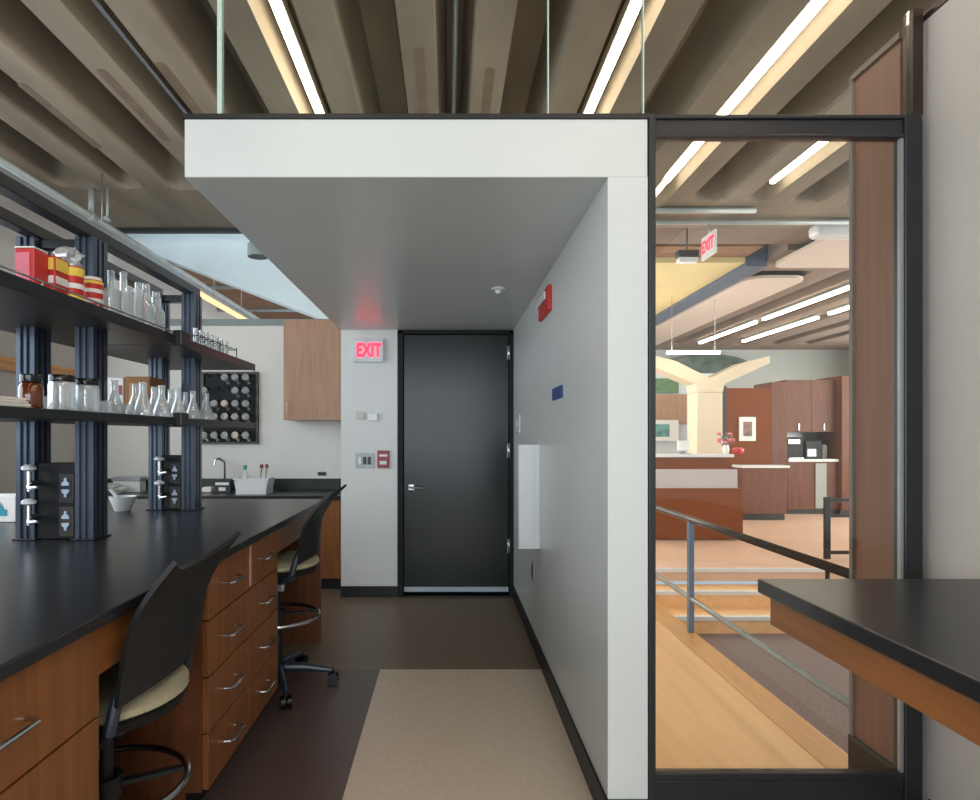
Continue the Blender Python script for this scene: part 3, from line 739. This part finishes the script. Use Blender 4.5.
for k in range(4): B(-1.46+.004*k, -1.27-.003*k, 1.60+.005*k, 1.87-.006*k, LS+.0005+.009*k, LS+.0085+.009*k, bev=.002).obj('sheet_bundle', M['paperwhite'], t)

# ================================================================== CHAIRS
def make_chair(label, loc, rz, h=0.0, base=.1, ringz=.375, bz=.70, w0=.232, flare=1.0):
    t = thing('lab_chair', label, 'chair', loc, rz, group='black lab chairs at the bench')
    # local frame: sitter faces -X, back on +X side
    prof = [(0,.60+h),(.17,.60+h),(.205,.612+h),(.215,.632+h),(.20,.640+h),(0,.640+h)]
    MB().lathe(prof, seg=36, sy=1.04).obj('seat_pan', M['chairshell'], t, world=False)
    MB().lathe([(0,.6405+h),(.20,.6405+h),(.219,.652+h),(.218,.668+h),(.20,.680+h),(.14,.688+h),(0,.690+h)], seg=36, sy=1.04).obj('seat', M['seat'], t, world=False)
    def fn(u, v):
        yy = 2*u-1
        wdt = w0 - .02*v - .02*(1-v)**3
        f = max(0.0, v-.45)/.55
        x = .195 + .02*v + flare*(.045+.065*abs(yy)**2.2)*f**1.7 - .045*yy*yy*(1-v)
        z = bz + .30*v + .05*abs(yy)**2.5*v - .012*(1-v)*abs(yy)**3
        return Vector((x, yy*wdt, z))
    MB().grid(fn, 24, 20, thick=.013).obj('backrest', M['chairshell'], t, world=False)
    for s_ in (-1, 1):
        MB().tube([(.02, s_*.13, .60+h), (.10, s_*.20, .605+h), (.135, s_*.222, .64+h), (.150, s_*.215, bz), (.172, s_*.185, bz+.08)], [.013,.015,.016,.015,.009]).obj('back_arm', M['chairblue'], t, world=False)
    MB().box(-.10, .09, -.09, .09, .555+h, .5995+h, bev=.012).obj('tilt_mechanism', M['black'], t, world=False)
    MB().tube([(.06, -.09, .575+h), (.07, -.19, .575+h)], .007).box(.055, .095, -.225, -.19, .555+h, .59+h, bev=.006).obj('lever', M['steel'], t, world=False)
    MB().lathe([(0,.09),(.03,.09),(.03,.34),(.022,.345),(.022,.556+h),(0,.556+h)], seg=20).obj('gas_column', M['black'], t, world=False)
    R_ = .215
    fr = MB().tube([(R_*math.cos(2*PI*k/40), R_*math.sin(2*PI*k/40), ringz) for k in range(40)], .0105, closed=True).obj('foot_ring', M['chrome'], t, world=False)
    m_ = MB(); m_.lathe([(.0305,ringz-.03),(.045,ringz-.03),(.045,ringz+.03),(.0305,ringz+.03)], seg=20)
    for k in range(3):
        a = 2*PI*k/3+.5; m_.bar((.04*math.cos(a), .04*math.sin(a), ringz), (.205*math.cos(a), .205*math.sin(a), ringz), .024, .012)
    m_.obj('ring_spokes', M['black'], fr, world=False)
    MB().lathe([(0,.07),(.045,.07),(.05,.09),(.045,.125),(0,.13)], seg=20).obj('base_hub', M['chairblue'], t, world=False)
    for k in range(5):
        a = 2*PI*k/5 + base
        c_, s_ = math.cos(a), math.sin(a)
        MB().tube([(.03*c_, .03*s_, .105), (.15*c_, .15*s_, .10), (.285*c_, .285*s_, .078)], [.026, .021, .014]).obj('base_leg', M['chairblue'], t, world=False)
        m_ = MB(); q = Vector((.29*c_, .29*s_, .033)); n = Vector((-s_, c_, 0))
        for dd in (-.016, .016): m_.tube([q+n*(dd-.010), q+n*(dd+.010)], .032, seg=18)
        m_.tube([q, q+Vector((0,0,.052))], .009); m_.tube([q-n*.02, q+n*.02], .008)
        m_.obj('caster', M['blackgloss'], t, world=False)
    return t
make_chair('black lab chair with olive seat nearest the camera', (-.97, 1.725, .001), 0.0, h=-.055, base=PI/2, ringz=.33, bz=.665, w0=.25, flare=.75)
make_chair('black lab chair half hidden behind the drawers, near the door', (-.90, 3.21, .001), 0.0, base=.10)

# ================================================================== REAR SINK COUNTER
SZ = .815
t = thing('sink_counter', 'dark stone counter along the rear wall', 'worktop', (-2.1, 5.45, SZ-.03))
B(LX+.002, -.88, 5.15, BY-.001, SZ-.03, SZ, bev=.003).obj('slab', M['epoxy'], t)
B(LX+.002, -.88, BY-.022, BY-.001, SZ+.0005, SZ+.105, bev=.002).obj('splashback', M['greenstone'], t)
for k, (a, b) in enumerate(((-3.36, -2.75), (-2.745, -2.13), (-2.125, -1.51), (-1.505, -.885))):
    t = thing('base_cabinet', ['leftmost', 'second', 'third', 'rightmost'][k] + ' wood cabinet under the rear counter', 'cabinet', ((a+b)/2, 5.45, 0), group='base cabinets under the rear counter')
    MB().box(a, b, 5.22, BY-.002, .10, SZ-.031).box(a, b, 5.27, BY-.002, 0, .10).obj('carcass', M['wood_dark'], t)
    B(a, b, 5.262, 5.2699, 0, .10).obj('toe_kick', M['baseb'], t)
    dr = B(a+.003, b-.003, 5.195, 5.2198, .105, SZ-.04, bev=.002).obj('door', M['wood'], t)
    MB().tube([((a+b)/2-.06, 5.195, .70), ((a+b)/2-.055, 5.165, .70), ((a+b)/2+.055, 5.165, .70), ((a+b)/2+.06, 5.195, .70)], .005).obj('handle', M['chrome'], dr)
# upper cabinet
Yu = 5.40
x0, x1, z0, z1 = onwall(283.5, 341, 322, 420, Yu)
t = thing('upper_cabinet', 'pale wood upper cabinet between drying rack and exit sign', 'cabinet', ((x0+x1)/2, 5.57, z0))
x1 = -.879
B(x0, x1, Yu+.021, BY-.001, z0, 2.355).obj('carcass', M['wood_up'], t)
B(x0, x1, Yu, Yu+.0205, z0, 2.35, bev=.002).obj('door', M['wood_up'], t)
MB().tube([(x0+.04, Yu, z0+.06), (x0+.04, Yu-.03, z0+.06), (x0+.04, Yu-.03, z0+.16), (x0+.04, Yu, z0+.16)], .004).obj('handle', M['chrome'], t)
# faucet
fx = X_at(224, 5.6)
t = thing('lab_faucet', 'tall chrome gooseneck faucet on the rear counter', 'faucet', (fx, 5.62, SZ))
MB().tube([(fx, 5.62, SZ+.001), (fx, 5.62, SZ+.22), (fx, 5.61, SZ+.27), (fx-.03, 5.56, SZ+.30), (fx-.05, 5.52, SZ+.29), (fx-.055, 5.51, SZ+.24)], .011).obj('spout', M['chrome'], t)
MB().lathe([(0,0.001),(.03,.001),(.03,.02),(.016,.035),(0,.035)], (fx, 5.62, SZ)).obj('faucet_base', M['chrome'], t)
for s_ in (-1, 1): MB().tube([(fx, 5.62, SZ+.05), (fx+s_*.06, 5.60, SZ+.055), (fx+s_*.06, 5.60, SZ+.09)], .008).obj('tap_lever', M['chrome'], t)
# label stand
t = thing('soap_stand', 'small black stand with white labels in front of the faucet', 'stand', (X_at(223,5.45), 5.42, SZ))
xx = X_at(223, 5.42)
B(xx-.075, xx+.075, 5.40, 5.45, SZ+.001, SZ+.12, bev=.004).obj('stand_body', M['black'], t)
B(xx-.06, xx+.06, 5.396, 5.3998, SZ+.07, SZ+.095).obj('label_plate', M['paperwhite'], t)
B(xx-.03, xx+.03, 5.396, 5.3998, SZ+.02, SZ+.05).obj('label_plate', M['paperwhite'], t)
# white tub with brushes
tx = X_at(254, 5.35)
t = thing('white_tub', 'white rectangular plastic tub on the rear counter', 'tub', (tx, 5.37, SZ))
mb = MB(); mb.prism([(-.125,0),(.125,0),(.15,.135),(.142,.135),(.118,.008),(-.118,.008),(-.142,.135),(-.15,.135)], (-.10,.10), origin=(tx,5.37,SZ+.001), ax=((1,0,0),(0,0,1),(0,1,0)))
mb.box(tx-.13, tx+.13, 5.262, 5.27, SZ+.001, SZ+.135); mb.box(tx-.13, tx+.13, 5.47, 5.478, SZ+.001, SZ+.135)
mb.obj('tub_body', M['ceramic'], t)
mb = MB(); mb.box(tx-.155, tx+.155, 5.258, 5.266, SZ+.125, SZ+.14, bev=.002); mb.obj('rim', M['ceramic'], t)
t = thing('spray_bottle', 'clear bottle with teal cap standing in the white tub', 'bottle', (tx-.10, 5.37, SZ+.012))
MB().lathe([(0,0),(.03,0),(.03,.15),(.012,.18),(.012,.20),(0,.20)], (tx-.085, 5.37, SZ+.012)).obj('bottle_body', M['frost'], t)
MB().lathe([(0,.2005),(.016,.2005),(.016,.235),(0,.235)], (tx-.085, 5.37, SZ+.012)).obj('cap', M['teal'], t)
for k, (dx, lb) in enumerate(((.05, 'left red tipped brush standing in the tub'), (.095, 'right red tipped brush standing in the tub'))):
    t = thing('bottle_brush', lb, 'brush', (tx+dx, 5.37, SZ+.01), group='brushes in the white tub')
    MB().tube([(tx+dx-.01, 5.36, SZ+.012), (tx+dx+.01, 5.37, SZ+.22)], .006).obj('handle', M['steel'], t)
    MB().lathe([(0,0),(.014,.004),(.016,.02),(.012,.035),(0,.038)], (tx+dx+.0105, 5.37, SZ+.2205)).obj('tip', M['redpull'], t)
tag(B(X_at(318,5.75), X_at(326,5.75), BY-.012, BY-.0005, Z_at(475.5,5.75), Z_at(472,5.75), bev=.002).obj('wall_hook', M['black']), 'small black fitting low on the rear wall', 'fitting')
tag(B(X_at(205,5.5), X_at(215,5.5), 5.42, 5.5, SZ+.001, SZ+.05, bev=.012).obj('sponge', M['paperwhite']), 'white sponge on the rear counter left of the stand', 'sponge')
# tray, bags on the left of rear counter
xx = X_at(125, 5.45)
t = thing('instrument_tray', 'grey metal tray on the rear counter behind the mortar bowl', 'tray', (xx, 5.5, SZ))
B(xx-.13, xx+.13, 5.46, 5.60, SZ+.10, SZ+.135, bev=.006).obj('tray', M['steel'], t)
B(xx-.12, xx+.12, 5.47, 5.59, SZ+.001, SZ+.0998, bev=.004).obj('tray_base', M['ceramic'], t)
tag(crumple((xx-.06, 5.33, SZ+.001), .14, .09, .045, 11).obj('plastic_bag', bag), 'crumpled plastic bag on the rear counter in front of the tray', 'bag')
# drying rack on the wall
x0, x1, z0, z1 = onwall(203, 259, 372, 444, BY)
t = thing('drying_rack', 'black glassware drying rack on the rear wall', 'rack', ((x0+x1)/2, BY, z0))
B(x0, x1, BY-.012, BY-.001, z0, z1, bev=.002).obj('backboard', M['mattblack'], t)
MB().box(x0, x1, BY-.035, BY-.0122, z0, z0+.02).box(x0, x1, BY-.035, BY-.0122, z1-.02, z1).box(x0, x0+.018, BY-.035, BY-.0122, z0+.02, z1-.02).box(x1-.018, x1, BY-.035, BY-.0122, z0+.02, z1-.02).box(x0+.02, x1-.02, BY-.03, BY-.0122, z0+.185, z0+.20).obj('rim', M['black'], t)
pegs = []
for r in range(5):
    for c_ in range(5):
        px_ = x0+.07+c_*.096; pz_ = z0+.10 if r == 0 else z0+.27+(r-1)*.12
        pegs.append((px_, pz_, r, c_))
        MB().tube([(px_, BY-.0125, pz_), (px_, BY-.10, pz_+.03)], .006, seg=8).obj('peg', M['black'], t)
def hung(x, z, y, label):
    o = thing('hung_flask', label, 'flask', (x, y, z), group='flasks on the drying rack')
    pr = flask_prof(.034, .115, .012)
    m_ = MB(); m_.lathe(pr, (0,0,0), seg=18)
    bmesh.ops.transform(m_.bm, matrix=Matrix.Rotation(math.radians(-115), 4, 'X'), verts=m_.bm.verts)
    m_.obj('glass_body', M['glassware'], o, world=False)
    return o
rown = ['bottom', 'second', 'third', 'fourth', 'top']; cn = ['leftmost', 'second', 'middle', 'fourth', 'rightmost']
proto = None
for (px_, pz_, r, c_) in pegs:
    if r == 4 and c_ in (0, 1): continue
    if r == 3 and c_ in (1, 2): continue
    lb = 'clear flask hung on the %s row of the drying rack, %s peg' % (rown[r], cn[c_])
    if proto is None: proto = hung(px_, pz_-.012, BY-.175, lb)
    else: dup(proto, (px_, BY-.175, pz_-.012), 0, lb)
# open wood shelf on the left wall
t = thing('wall_shelf', 'warm wood wall shelf on the left wall behind the rack', 'shelf', (LX+.15, 4.9, 1.85))
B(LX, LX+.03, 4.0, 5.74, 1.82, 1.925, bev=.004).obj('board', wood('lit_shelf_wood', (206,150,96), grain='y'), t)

# ================================================================== RIGHT TABLE
t = thing('side_table', 'black topped wooden side table at the right', 'table', (1.25, 1.0, 0))
B(.88, RX-.003, .2, 1.737, .875, .914, bev=.004).obj('tabletop', M['epoxy'], t)
B(.905, .925, .22, 1.715, .79, .8745, bev=.003).obj('apron', M['wood_y'], t)
B(.9255, RX-.004, 1.69, 1.712, .79, .8745, bev=.003).obj('apron', M['wood_y'], t)
for (x, y) in ((.91, .23), (RX-.07, .23), (RX-.07, 1.63)):
    B(x, x+.055, y, y+.055, 0, .874 if y < 1 and x > 1 else .789, bev=.003).obj('leg', M['wood'], t) if not (x > 1 and y > 1) else None
B(RX-.05, RX-.004, .3, 1.68, .80, .8745, bev=.003).obj('wall_cleat', M['wood_y'], t)

# ================================================================== HALL BEYOND THE GLASS
def rail_thing():
    RXr = 1.63
    t = thing('guard_railing', 'dark handrail with a lower rail along the maple floor edge', 'railing', (RXr, 4, 0))
    MB().tube([(RXr, 2.42, .76), (RXr, 5.35, .76)], .021).obj('top_rail', M['bronze'], t)
    MB().tube([(RXr, 2.42, .23), (RXr, 5.35, .23)], .017).obj('lower_rail', M['steel'], t)
    for y in (4.10, 5.33): MB().box(RXr-.018, RXr+.018, y-.02, y+.02, .003, .742, bev=.004).obj('post', M['bluegrey'], t)
    MB().tube([(RXr, 2.62, .745), (RXr, 2.62, .70), (RXr, 2.43, .70)], .010).obj('wall_bracket', M['bronze'], t)
rail_thing()
t = thing('stair_railing', 'black metal railing at the right end of the steps', 'railing', (4.35, 6.6, 0))
y_ = 6.55
xs0 = X_at(827, y_); top = Z_at(497, y_); 
MB().box(xs0-.03, xs0+.03, y_-.02, y_+.02, .001, top, bev=.004).obj('post', M['black'], t)
MB().box(xs0+.9, xs0+.96, y_-.02, y_+.02, .001, top, bev=.004).obj('post', M['black'], t)
for z in (top-.03, top-.2, .07): B(xs0+.0305, xs0+.8995, y_-.015, y_+.015, z-.018, z+.018, bev=.003).obj('rail', M['black'], t)

# reception desk
t = thing('reception_desk', 'long orange wood reception desk with a white ledge', 'desk', (3.1, 8.0, 0))
yd = 7.7
xr = X_at(743, yd)
B(1.2, xr, yd, yd+.06, .02, .66, bev=.004).obj('front_panel', M['wood_desk'], t)
B(1.2, xr-.06, yd+.02, yd+.03, .6605, .90).obj('glass_screen', M['frost'], t)
B(1.2, xr-.02, yd+.35, yd+.42, .02, 1.04).obj('inner_panel', M['wood_desk'], t)
B(1.2, xr+.03, yd+.30, yd+.65, 1.0405, 1.08, bev=.004).obj('ledge', M['ceramic'], t)
B(xr-.06, xr, yd+.0605, yd+.3495, .02, .66, bev=.003).obj('end_panel', M['wood_hall'], t)
yd2 = 9.55
xa, xb = X_at(742, yd2), X_at(787, yd2)
t = thing('return_desk', 'lower brown wood desk right of the reception desk', 'desk', ((xa+xb)/2, yd2+.14, 0))
B(xa, xb, yd2, yd2+.28, .10, .82, bev=.004).obj('desk_body', M['wood_hall'], t)
B(xa+.01, xb-.02, yd2+.03, yd2+.26, 0, .0998).obj('toe_kick', M['baseb'], t)
B(xa-.02, xb+.03, yd2-.03, yd2+.30, .8205, .86, bev=.004).obj('counter_top', M['ceramic'], t)
# column
yc = 9.0; cx0, cx1 = X_at(697, yc), X_at(723, yc); cxm = (cx0+cx1)/2
t = thing('tree_column', 'cream branching column behind the reception desk', 'column', (cxm, yc+.2, 0))
B(cx0, cx1, yc, yc+.38, 0, Z_at(392, yc), bev=.02).obj('shaft', M['column'], t)
zc = Z_at(392, yc)
mb = MB()
pl = [(cx0-cxm, zc), (cx0-cxm-.02, zc+.12), (X_at(652,yc)-cxm, Z_at(366,yc)), (X_at(652,yc)-cxm, Z_at(355,yc)), (X_at(676,yc)-cxm, Z_at(361,yc)), (0, Z_at(378,yc)),
      (X_at(745,yc)-cxm, Z_at(362,yc)), (X_at(770,yc)-cxm, Z_at(356,yc)), (X_at(770,yc)-cxm, Z_at(363,yc)), (cx1-cxm+.02, zc+.12), (cx1-cxm, zc)]
mb.prism(pl, (yc+.001, yc+.36), origin=(cxm,0,0), ax=((1,0,0),(0,0,1),(0,1,0)))
mb.obj('branches', M['column'], t)
# wood wall with picture
yw = 9.9
xa, xb = X_at(726, yw), X_at(771, yw)
t = thing('wood_partition', 'glossy orange wood partition behind the framed picture', 'partition', ((xa+xb)/2, yw, 0))
B(xa, xb, yw+.001, yw+.12, 0, Z_at(388, yw), bev=.004).obj('panel', M['wood_desk'], t)
B(xa-.06, xa-.001, yw-.02, yw+.12, 0, Z_at(386, yw)).obj('edge_strip', M['darkbeam'], t)
def picture(px0, px1, py0, py1, Y, label, pm):
    x0, x1, z0, z1 = onwall(px0, px1, py0, py1, Y)
    t = thing('framed_picture', label, 'picture', ((x0+x1)/2, Y, z0))
    B(x0, x1, Y-.03, Y, z0, z1, bev=.004).obj('frame', M['ceramic'], t)
    dx, dz = (x1-x0)*.24, (z1-z0)*.2
    B(x0+dx, x1-dx, Y-.034, Y-.0302, z0+dz, z1-dz).obj('print', pm, t)
picture(738.5, 755, 417, 441, yw, 'framed picture with white mat on the orange partition', M['printbrown'])
# left: translucent partition, wood panel, wide picture
yl = 11.4
t = thing('glass_partition', 'pale translucent partition behind the cream column', 'partition', (X_at(680,yl), yl+.1, 0))
B(X_at(640,yl), X_at(724,yl), yl+.1, yl+.13, 0, 2.5).obj('screen', mat('pale_blue_partition', (196,206,214), .4, var=.05), t)
B(X_at(640,yl), X_at(688,yl), yl+.06, yl+.0995, Z_at(424,yl), Z_at(394,yl)).obj('wood_band', M['wood_up'], t)
B(X_at(640,yl), X_at(680,yl), yl+.06, yl+.0995, Z_at(393,yl), Z_at(378,yl)).obj('green_band', M['green_leaf'], t)
picture(640, 678, 420, 441, yl-.01, 'wide green landscape picture left of the column', M['screenblue'])
# things on the desk ledge
def vase(px, label, fm):
    y = 8.2; x = X_at(px, y)
    t = thing('flower_vase', label, 'flowers', (x, y, 1.081))
    MB().lathe([(0,0),(.035,0),(.045,.06),(.03,.12),(.026,.12),(.04,.06),(0,.01)], (x,y,1.081)).obj('vase', M['ceramic'], t)
    m_ = MB(); rnd = random.Random(px)
    for k in range(12):
        q = Vector((x+rnd.uniform(-.1,.1), y+rnd.uniform(-.08,.08), 1.081+rnd.uniform(.16,.30)))
        m_.tube([(x, y, 1.081+.08), q], .005, seg=6)
    m_.obj('stems', M['green_leaf'], t)
    for k in range(10):
        q = Vector((x+rnd.uniform(-.1,.1), y+rnd.uniform(-.08,.08), 1.081+rnd.uniform(.14,.28)))
        m2 = MB(); m2.lathe([(0,-.025),(.02,-.015),(.032,0),(.025,.018),(0,.025)], q, seg=10); m2.obj('blossom', fm, t)
vase(726, 'vase of pink flowers on the white reception ledge', M['pink'])
y_ = 8.2
tag(MB().lathe([(0,0),(.05,0),(.075,.035),(.07,.07),(.03,.085),(0,.08)], (X_at(738,y_), y_, 1.081)).obj('red_bowl', M['red']), 'red round bowl on the reception ledge', 'bowl')
t = thing('desk_monitor', 'white computer monitor on the reception ledge', 'monitor', (X_at(684,y_), y_, 1.081))
xm = X_at(684, y_)
B(xm-.08, xm+.08, y_, y_+.03, 1.12, 1.26, bev=.006).obj('monitor_shell', M['ceramic'], t)
MB().box(xm-.02, xm+.02, y_+.03, y_+.05, 1.09, 1.2).box(xm-.08, xm+.08, y_-.04, y_+.09, 1.081, 1.09).obj('stand', M['steel'], t)
# kitchen wall
yk = 10.3
xk = [X_at(v, yk) for v in (771.5, 787.5, 813, 838, 853)]
zt = Z_at(382, yk)
t = thing('tall_cabinet', 'tall wood cabinet left of the coffee counter', 'cabinet', ((xk[0]+xk[1])/2, yk+.3, 0))
B(xk[0], xk[1]-.003, yk, yk+.6, .08, zt, bev=.003).obj('body', M['wood_hall'], t); B(xk[0], xk[1]-.003, yk+.04, yk+.6, 0, .0798).obj('toe_kick', M['baseb'], t)
for a, b, lb in ((xk[1], xk[2], 'left wood upper cabinet above the coffee machine'), (xk[2], xk[3], 'right wood upper cabinet above the coffee counter')):
    t = thing('upper_cabinet', lb, 'cabinet', ((a+b)/2, yk+.4, 1.4))
    B(a+.002, b-.002, yk+.05, yk+.6, Z_at(432,yk), zt+.04, bev=.003).obj('body', M['wood_hall'], t)
    B((a+b)/2-.006, (a+b)/2+.006, yk+.03, yk+.0498, Z_at(432,yk)+.03, Z_at(432,yk)+.14).obj('handle', M['chrome'], t)
t = thing('tall_cabinet', 'tall wood end cabinet right of the coffee counter', 'cabinet', ((xk[3]+xk[4])/2, yk+.3, 0))
B(xk[3]+.002, xk[4]+.5, yk-.1, yk+.6, .08, zt+.1, bev=.003).obj('body', M['wood_hall'], t); B(xk[3]+.002, xk[4]+.5, yk-.06, yk+.6, 0, .0798).obj('toe_kick', M['baseb'], t)
t = thing('coffee_counter', 'white topped wood counter under the hall cabinets', 'counter', ((xk[1]+xk[3])/2, yk+.3, 0))
B(xk[1], xk[3]-.002, yk, yk+.58, .08, .885, bev=.003).obj('body', M['wood_hall'], t)
B(xk[1], xk[3]-.002, yk+.04, yk+.58, 0, .0798).obj('toe_kick', M['baseb'], t)
B(xk[1], xk[3]-.002, yk-.03, yk+.58, .8855, .93, bev=.003).obj('counter_top', M['ceramic'], t)
B(xk[1], xk[3]-.002, yk+.5805, yk+.6, .93, Z_at(432,yk)-.001).obj('splashback', M['steel'], t)
B(X_at(815,yk), X_at(826,yk), yk-.02, yk-.0005, .10, .86, bev=.003).obj('appliance_front', M['hallwall'], t)
xm0, xm1 = X_at(789, yk), X_at(807, yk)
t = thing('coffee_machine', 'black and chrome coffee machine on the left of the counter', 'appliance', ((xm0+xm1)/2, yk+.25, .931))
B(xm0, xm1, yk+.1, yk+.4, .931, 1.30, bev=.015).obj('machine_body', M['appliance'], t)
B(xm0+.02, xm1-.08, yk+.06, yk+.0995, 1.18, 1.27, bev=.01).obj('brew_head', M['chrome'], t)
B(xm0+.02, xm1-.04, yk+.02, yk+.0995, .931, .955, bev=.004).obj('drip_tray', M['chrome'], t)
xm0, xm1 = X_at(809, yk), X_at(826, yk)
t = thing('microwave_oven', 'black microwave oven beside the coffee machine', 'appliance', ((xm0+xm1)/2, yk+.25, .931))
B(xm0, xm1, yk+.1, yk+.45, .931, 1.24, bev=.01).obj('oven_body', M['appliance'], t)
B(xm0+.03, xm0+.18, yk+.094, yk+.0998, .97, 1.10).obj('door_window', M['steel'], t)
xx = X_at(833, yk)
tag(MB().lathe([(0,0),(.04,0),(.05,.1),(.05,.2),(.03,.24),(0,.24)], (xx, yk+.25, .931)).obj('canister', M['ceramic']), 'white canister right of the black microwave oven', 'container')
# hall pendants
for (X, segs, lab) in ((5.2, ((7.2, 10.05), (10.3, 12.6)), 'left'), (6.0, ((7.4, 9.6), (9.9, 12.4)), 'right')):
    for j, (a, b) in enumerate(segs):
        t = thing('hall_pendant', '%s linear ceiling light of the %s hall row' % (('nearer', 'farther')[j], lab), 'light', (X, (a+b)/2, 3.2), group='linear lights in the hall')
        B(X-.04, X+.04, a, b, 3.262, 3.2985, bev=.004).obj('housing', M['steel'], t)
        B(X-.035, X+.035, a+.01, b-.01, 3.225, 3.262, bev=.006).obj('diffuser', M['lamphall'], t)
t = thing('hall_pendant', 'short horizontal light bar above the cream column', 'light', (X_at(694,8.6), 8.6, 2.5))
za = Z_at(352.5, 8.6)
B(X_at(667,8.6), X_at(720,8.6), 8.58, 8.63, za-.02, za+.02, bev=.006).obj('diffuser', M['lamphall'], t)
for px in (672, 715): MB().tube([(X_at(px,8.6), 8.605, za+.02), (X_at(px,8.6), 8.605, 3.28 if X_at(px,8.6) < 3.36 else 3.70)], .004, seg=6).obj('hanger', M['steel'], t)
# exit sign and emergency light in the hall
y_ = 5.55; x_ = X_at(709, y_)
t = thing('hall_exit_sign', 'red exit sign hanging from the pipe behind the glass', 'sign', (x_, y_, Z_at(257,y_)))
B(x_-.012, x_+.012, y_-.14, y_+.14, Z_at(257,y_), Z_at(234,y_), bev=.003).obj('sign_plate', M['ceramic'], t)
plate_text('EXIT', .15, .001, M['exit_red'], 'letters', t, (-.0145, 0, .105), rz=-PI/2, sx=.85)
MB().tube([(x_, y_, Z_at(234,y_)), (x_, y_, 3.24)], .008).obj('stem', M['steel'], t)
y_ = 6.0; x_ = X_at(687, y_)
t = thing('emergency_light', 'black emergency light with a white underside behind the glass', 'light', (x_, y_, Z_at(264,y_)))
B(x_-.10, x_+.10, y_-.05, y_+.05, Z_at(258,y_), Z_at(251,y_), bev=.01).obj('lamp_body', M['black'], t)
B(x_-.09, x_+.09, y_-.045, y_+.045, Z_at(263,y_), Z_at(258,y_)-.0005, bev=.006).obj('lamp_lens', M['ceramic'], t)
MB().tube([(x_, y_, Z_at(251,y_)), (x_, y_, 3.36)], .007).obj('stem', M['black'], t)

# ================================================================== LIGHT
def area(name, loc, rot, sx, sy, power, col):
    l = bpy.data.lights.new(name, 'AREA'); l.shape = 'RECTANGLE'; l.size = sx; l.size_y = sy; l.energy = power; l.color = col
    o = bpy.data.objects.new(name, l); C.objects.link(o); o.location = loc; o.rotation_euler = rot; return o
area('window_daylight', (-.8, -3.5, 1.85), (PI/2, 0, 0), 4.9, 2.8, 235, (.90,.96,1.0))
area('left_window_daylight', (LX+.03, 2.2, 2.0), (PI/2, 0, -PI/2), 4.2, 1.7, 95, (.84,.93,1.0))  # unseen lamp added as fill from the left side
area('slot_skylight_daylight', (-1.7, 6.0, 3.72), (0, 0, 0), 3.0, .22, 9, (.84,.93,1.0))  # added out of view to brighten the raked bulkhead
area('hall_left_daylight', (.75, 9.2, 1.9), (PI/2, 0, -PI/2), 6.0, 2.4, 190, (1.0,.97,.93))  # hidden fill added on the left of the hall
area('hall_side_daylight', (9.1, 8.75, 1.9), (PI/2, 0, PI/2), 7.5, 2.4, 470, (1.0,.97,.93))  # unseen light added to lift the hall from its right wall
area('stair_window_daylight', (9.1, 3.6, 1.9), (PI/2, 0, PI/2), 2.6, 2.4, 300, (1.0,.95,.88))  # extra light out of view, added to brighten the maple floor
area('far_room_daylight', (.45, 8.5, 2.3), (PI/2, 0, PI/2), 4.0, 1.8, 110, (.95,.98,1.0))  # added fill for the room beyond the rear wall, hidden by the soffit
def fill_frame(n, x0, x1, y0, y1, z0, z1, t=.06):  # unseen frames added around the fill lights, standing in as windows
    struct('window_%d' % n, MB().box(x0, x1, y0-t, y1+t, z0-t, z0).box(x0, x1, y0-t, y1+t, z1, z1+t).box(x0, x1, y0-t, y0, z0, z1).box(x0, x1, y1, y1+t, z0, z1), M['black'])
fill_frame(5, LX+.001, LX+.06, .1, 4.3, 1.15, 2.85)
fill_frame(6, .621, .78, 6.2, 12.2, .7, 3.1)
fill_frame(7, 9.05, 9.199, 5.0, 12.5, .7, 3.1)
fill_frame(8, 9.05, 9.199, 2.3, 4.9, .7, 3.1)
wd = bpy.data.worlds.new('World'); sc.world = wd; wd.use_nodes = True
bg = wd.node_tree.nodes['Background']; bg.inputs[0].default_value = (.72,.82,.95,1); bg.inputs[1].default_value = .7

# ================================================================== CAMERA
cd = bpy.data.cameras.new('Camera'); cam = bpy.data.objects.new('Camera', cd); C.objects.link(cam)
cam.location = (0, 0, EYE); cam.rotation_euler = (PI/2, 0, 0)
cd.sensor_width = 36; cd.sensor_fit = 'HORIZONTAL'; cd.lens = F/980*36
cd.shift_x = (490-448)/980; cd.shift_y = (436-400)/980
cd.clip_start = .05
sc.camera = cam
sc.view_settings.view_transform = 'Standard'; sc.view_settings.look = 'None'
sc.view_settings.exposure = 0.0; sc.view_settings.gamma = 1.0
try: sc.view_settings.use_curve_mapping = False
except Exception: pass
sc.cycles.max_bounces = 8; sc.cycles.diffuse_bounces = 4; sc.cycles.transparent_max_bounces = 24
sc.cycles.sample_clamp_indirect = 6.0
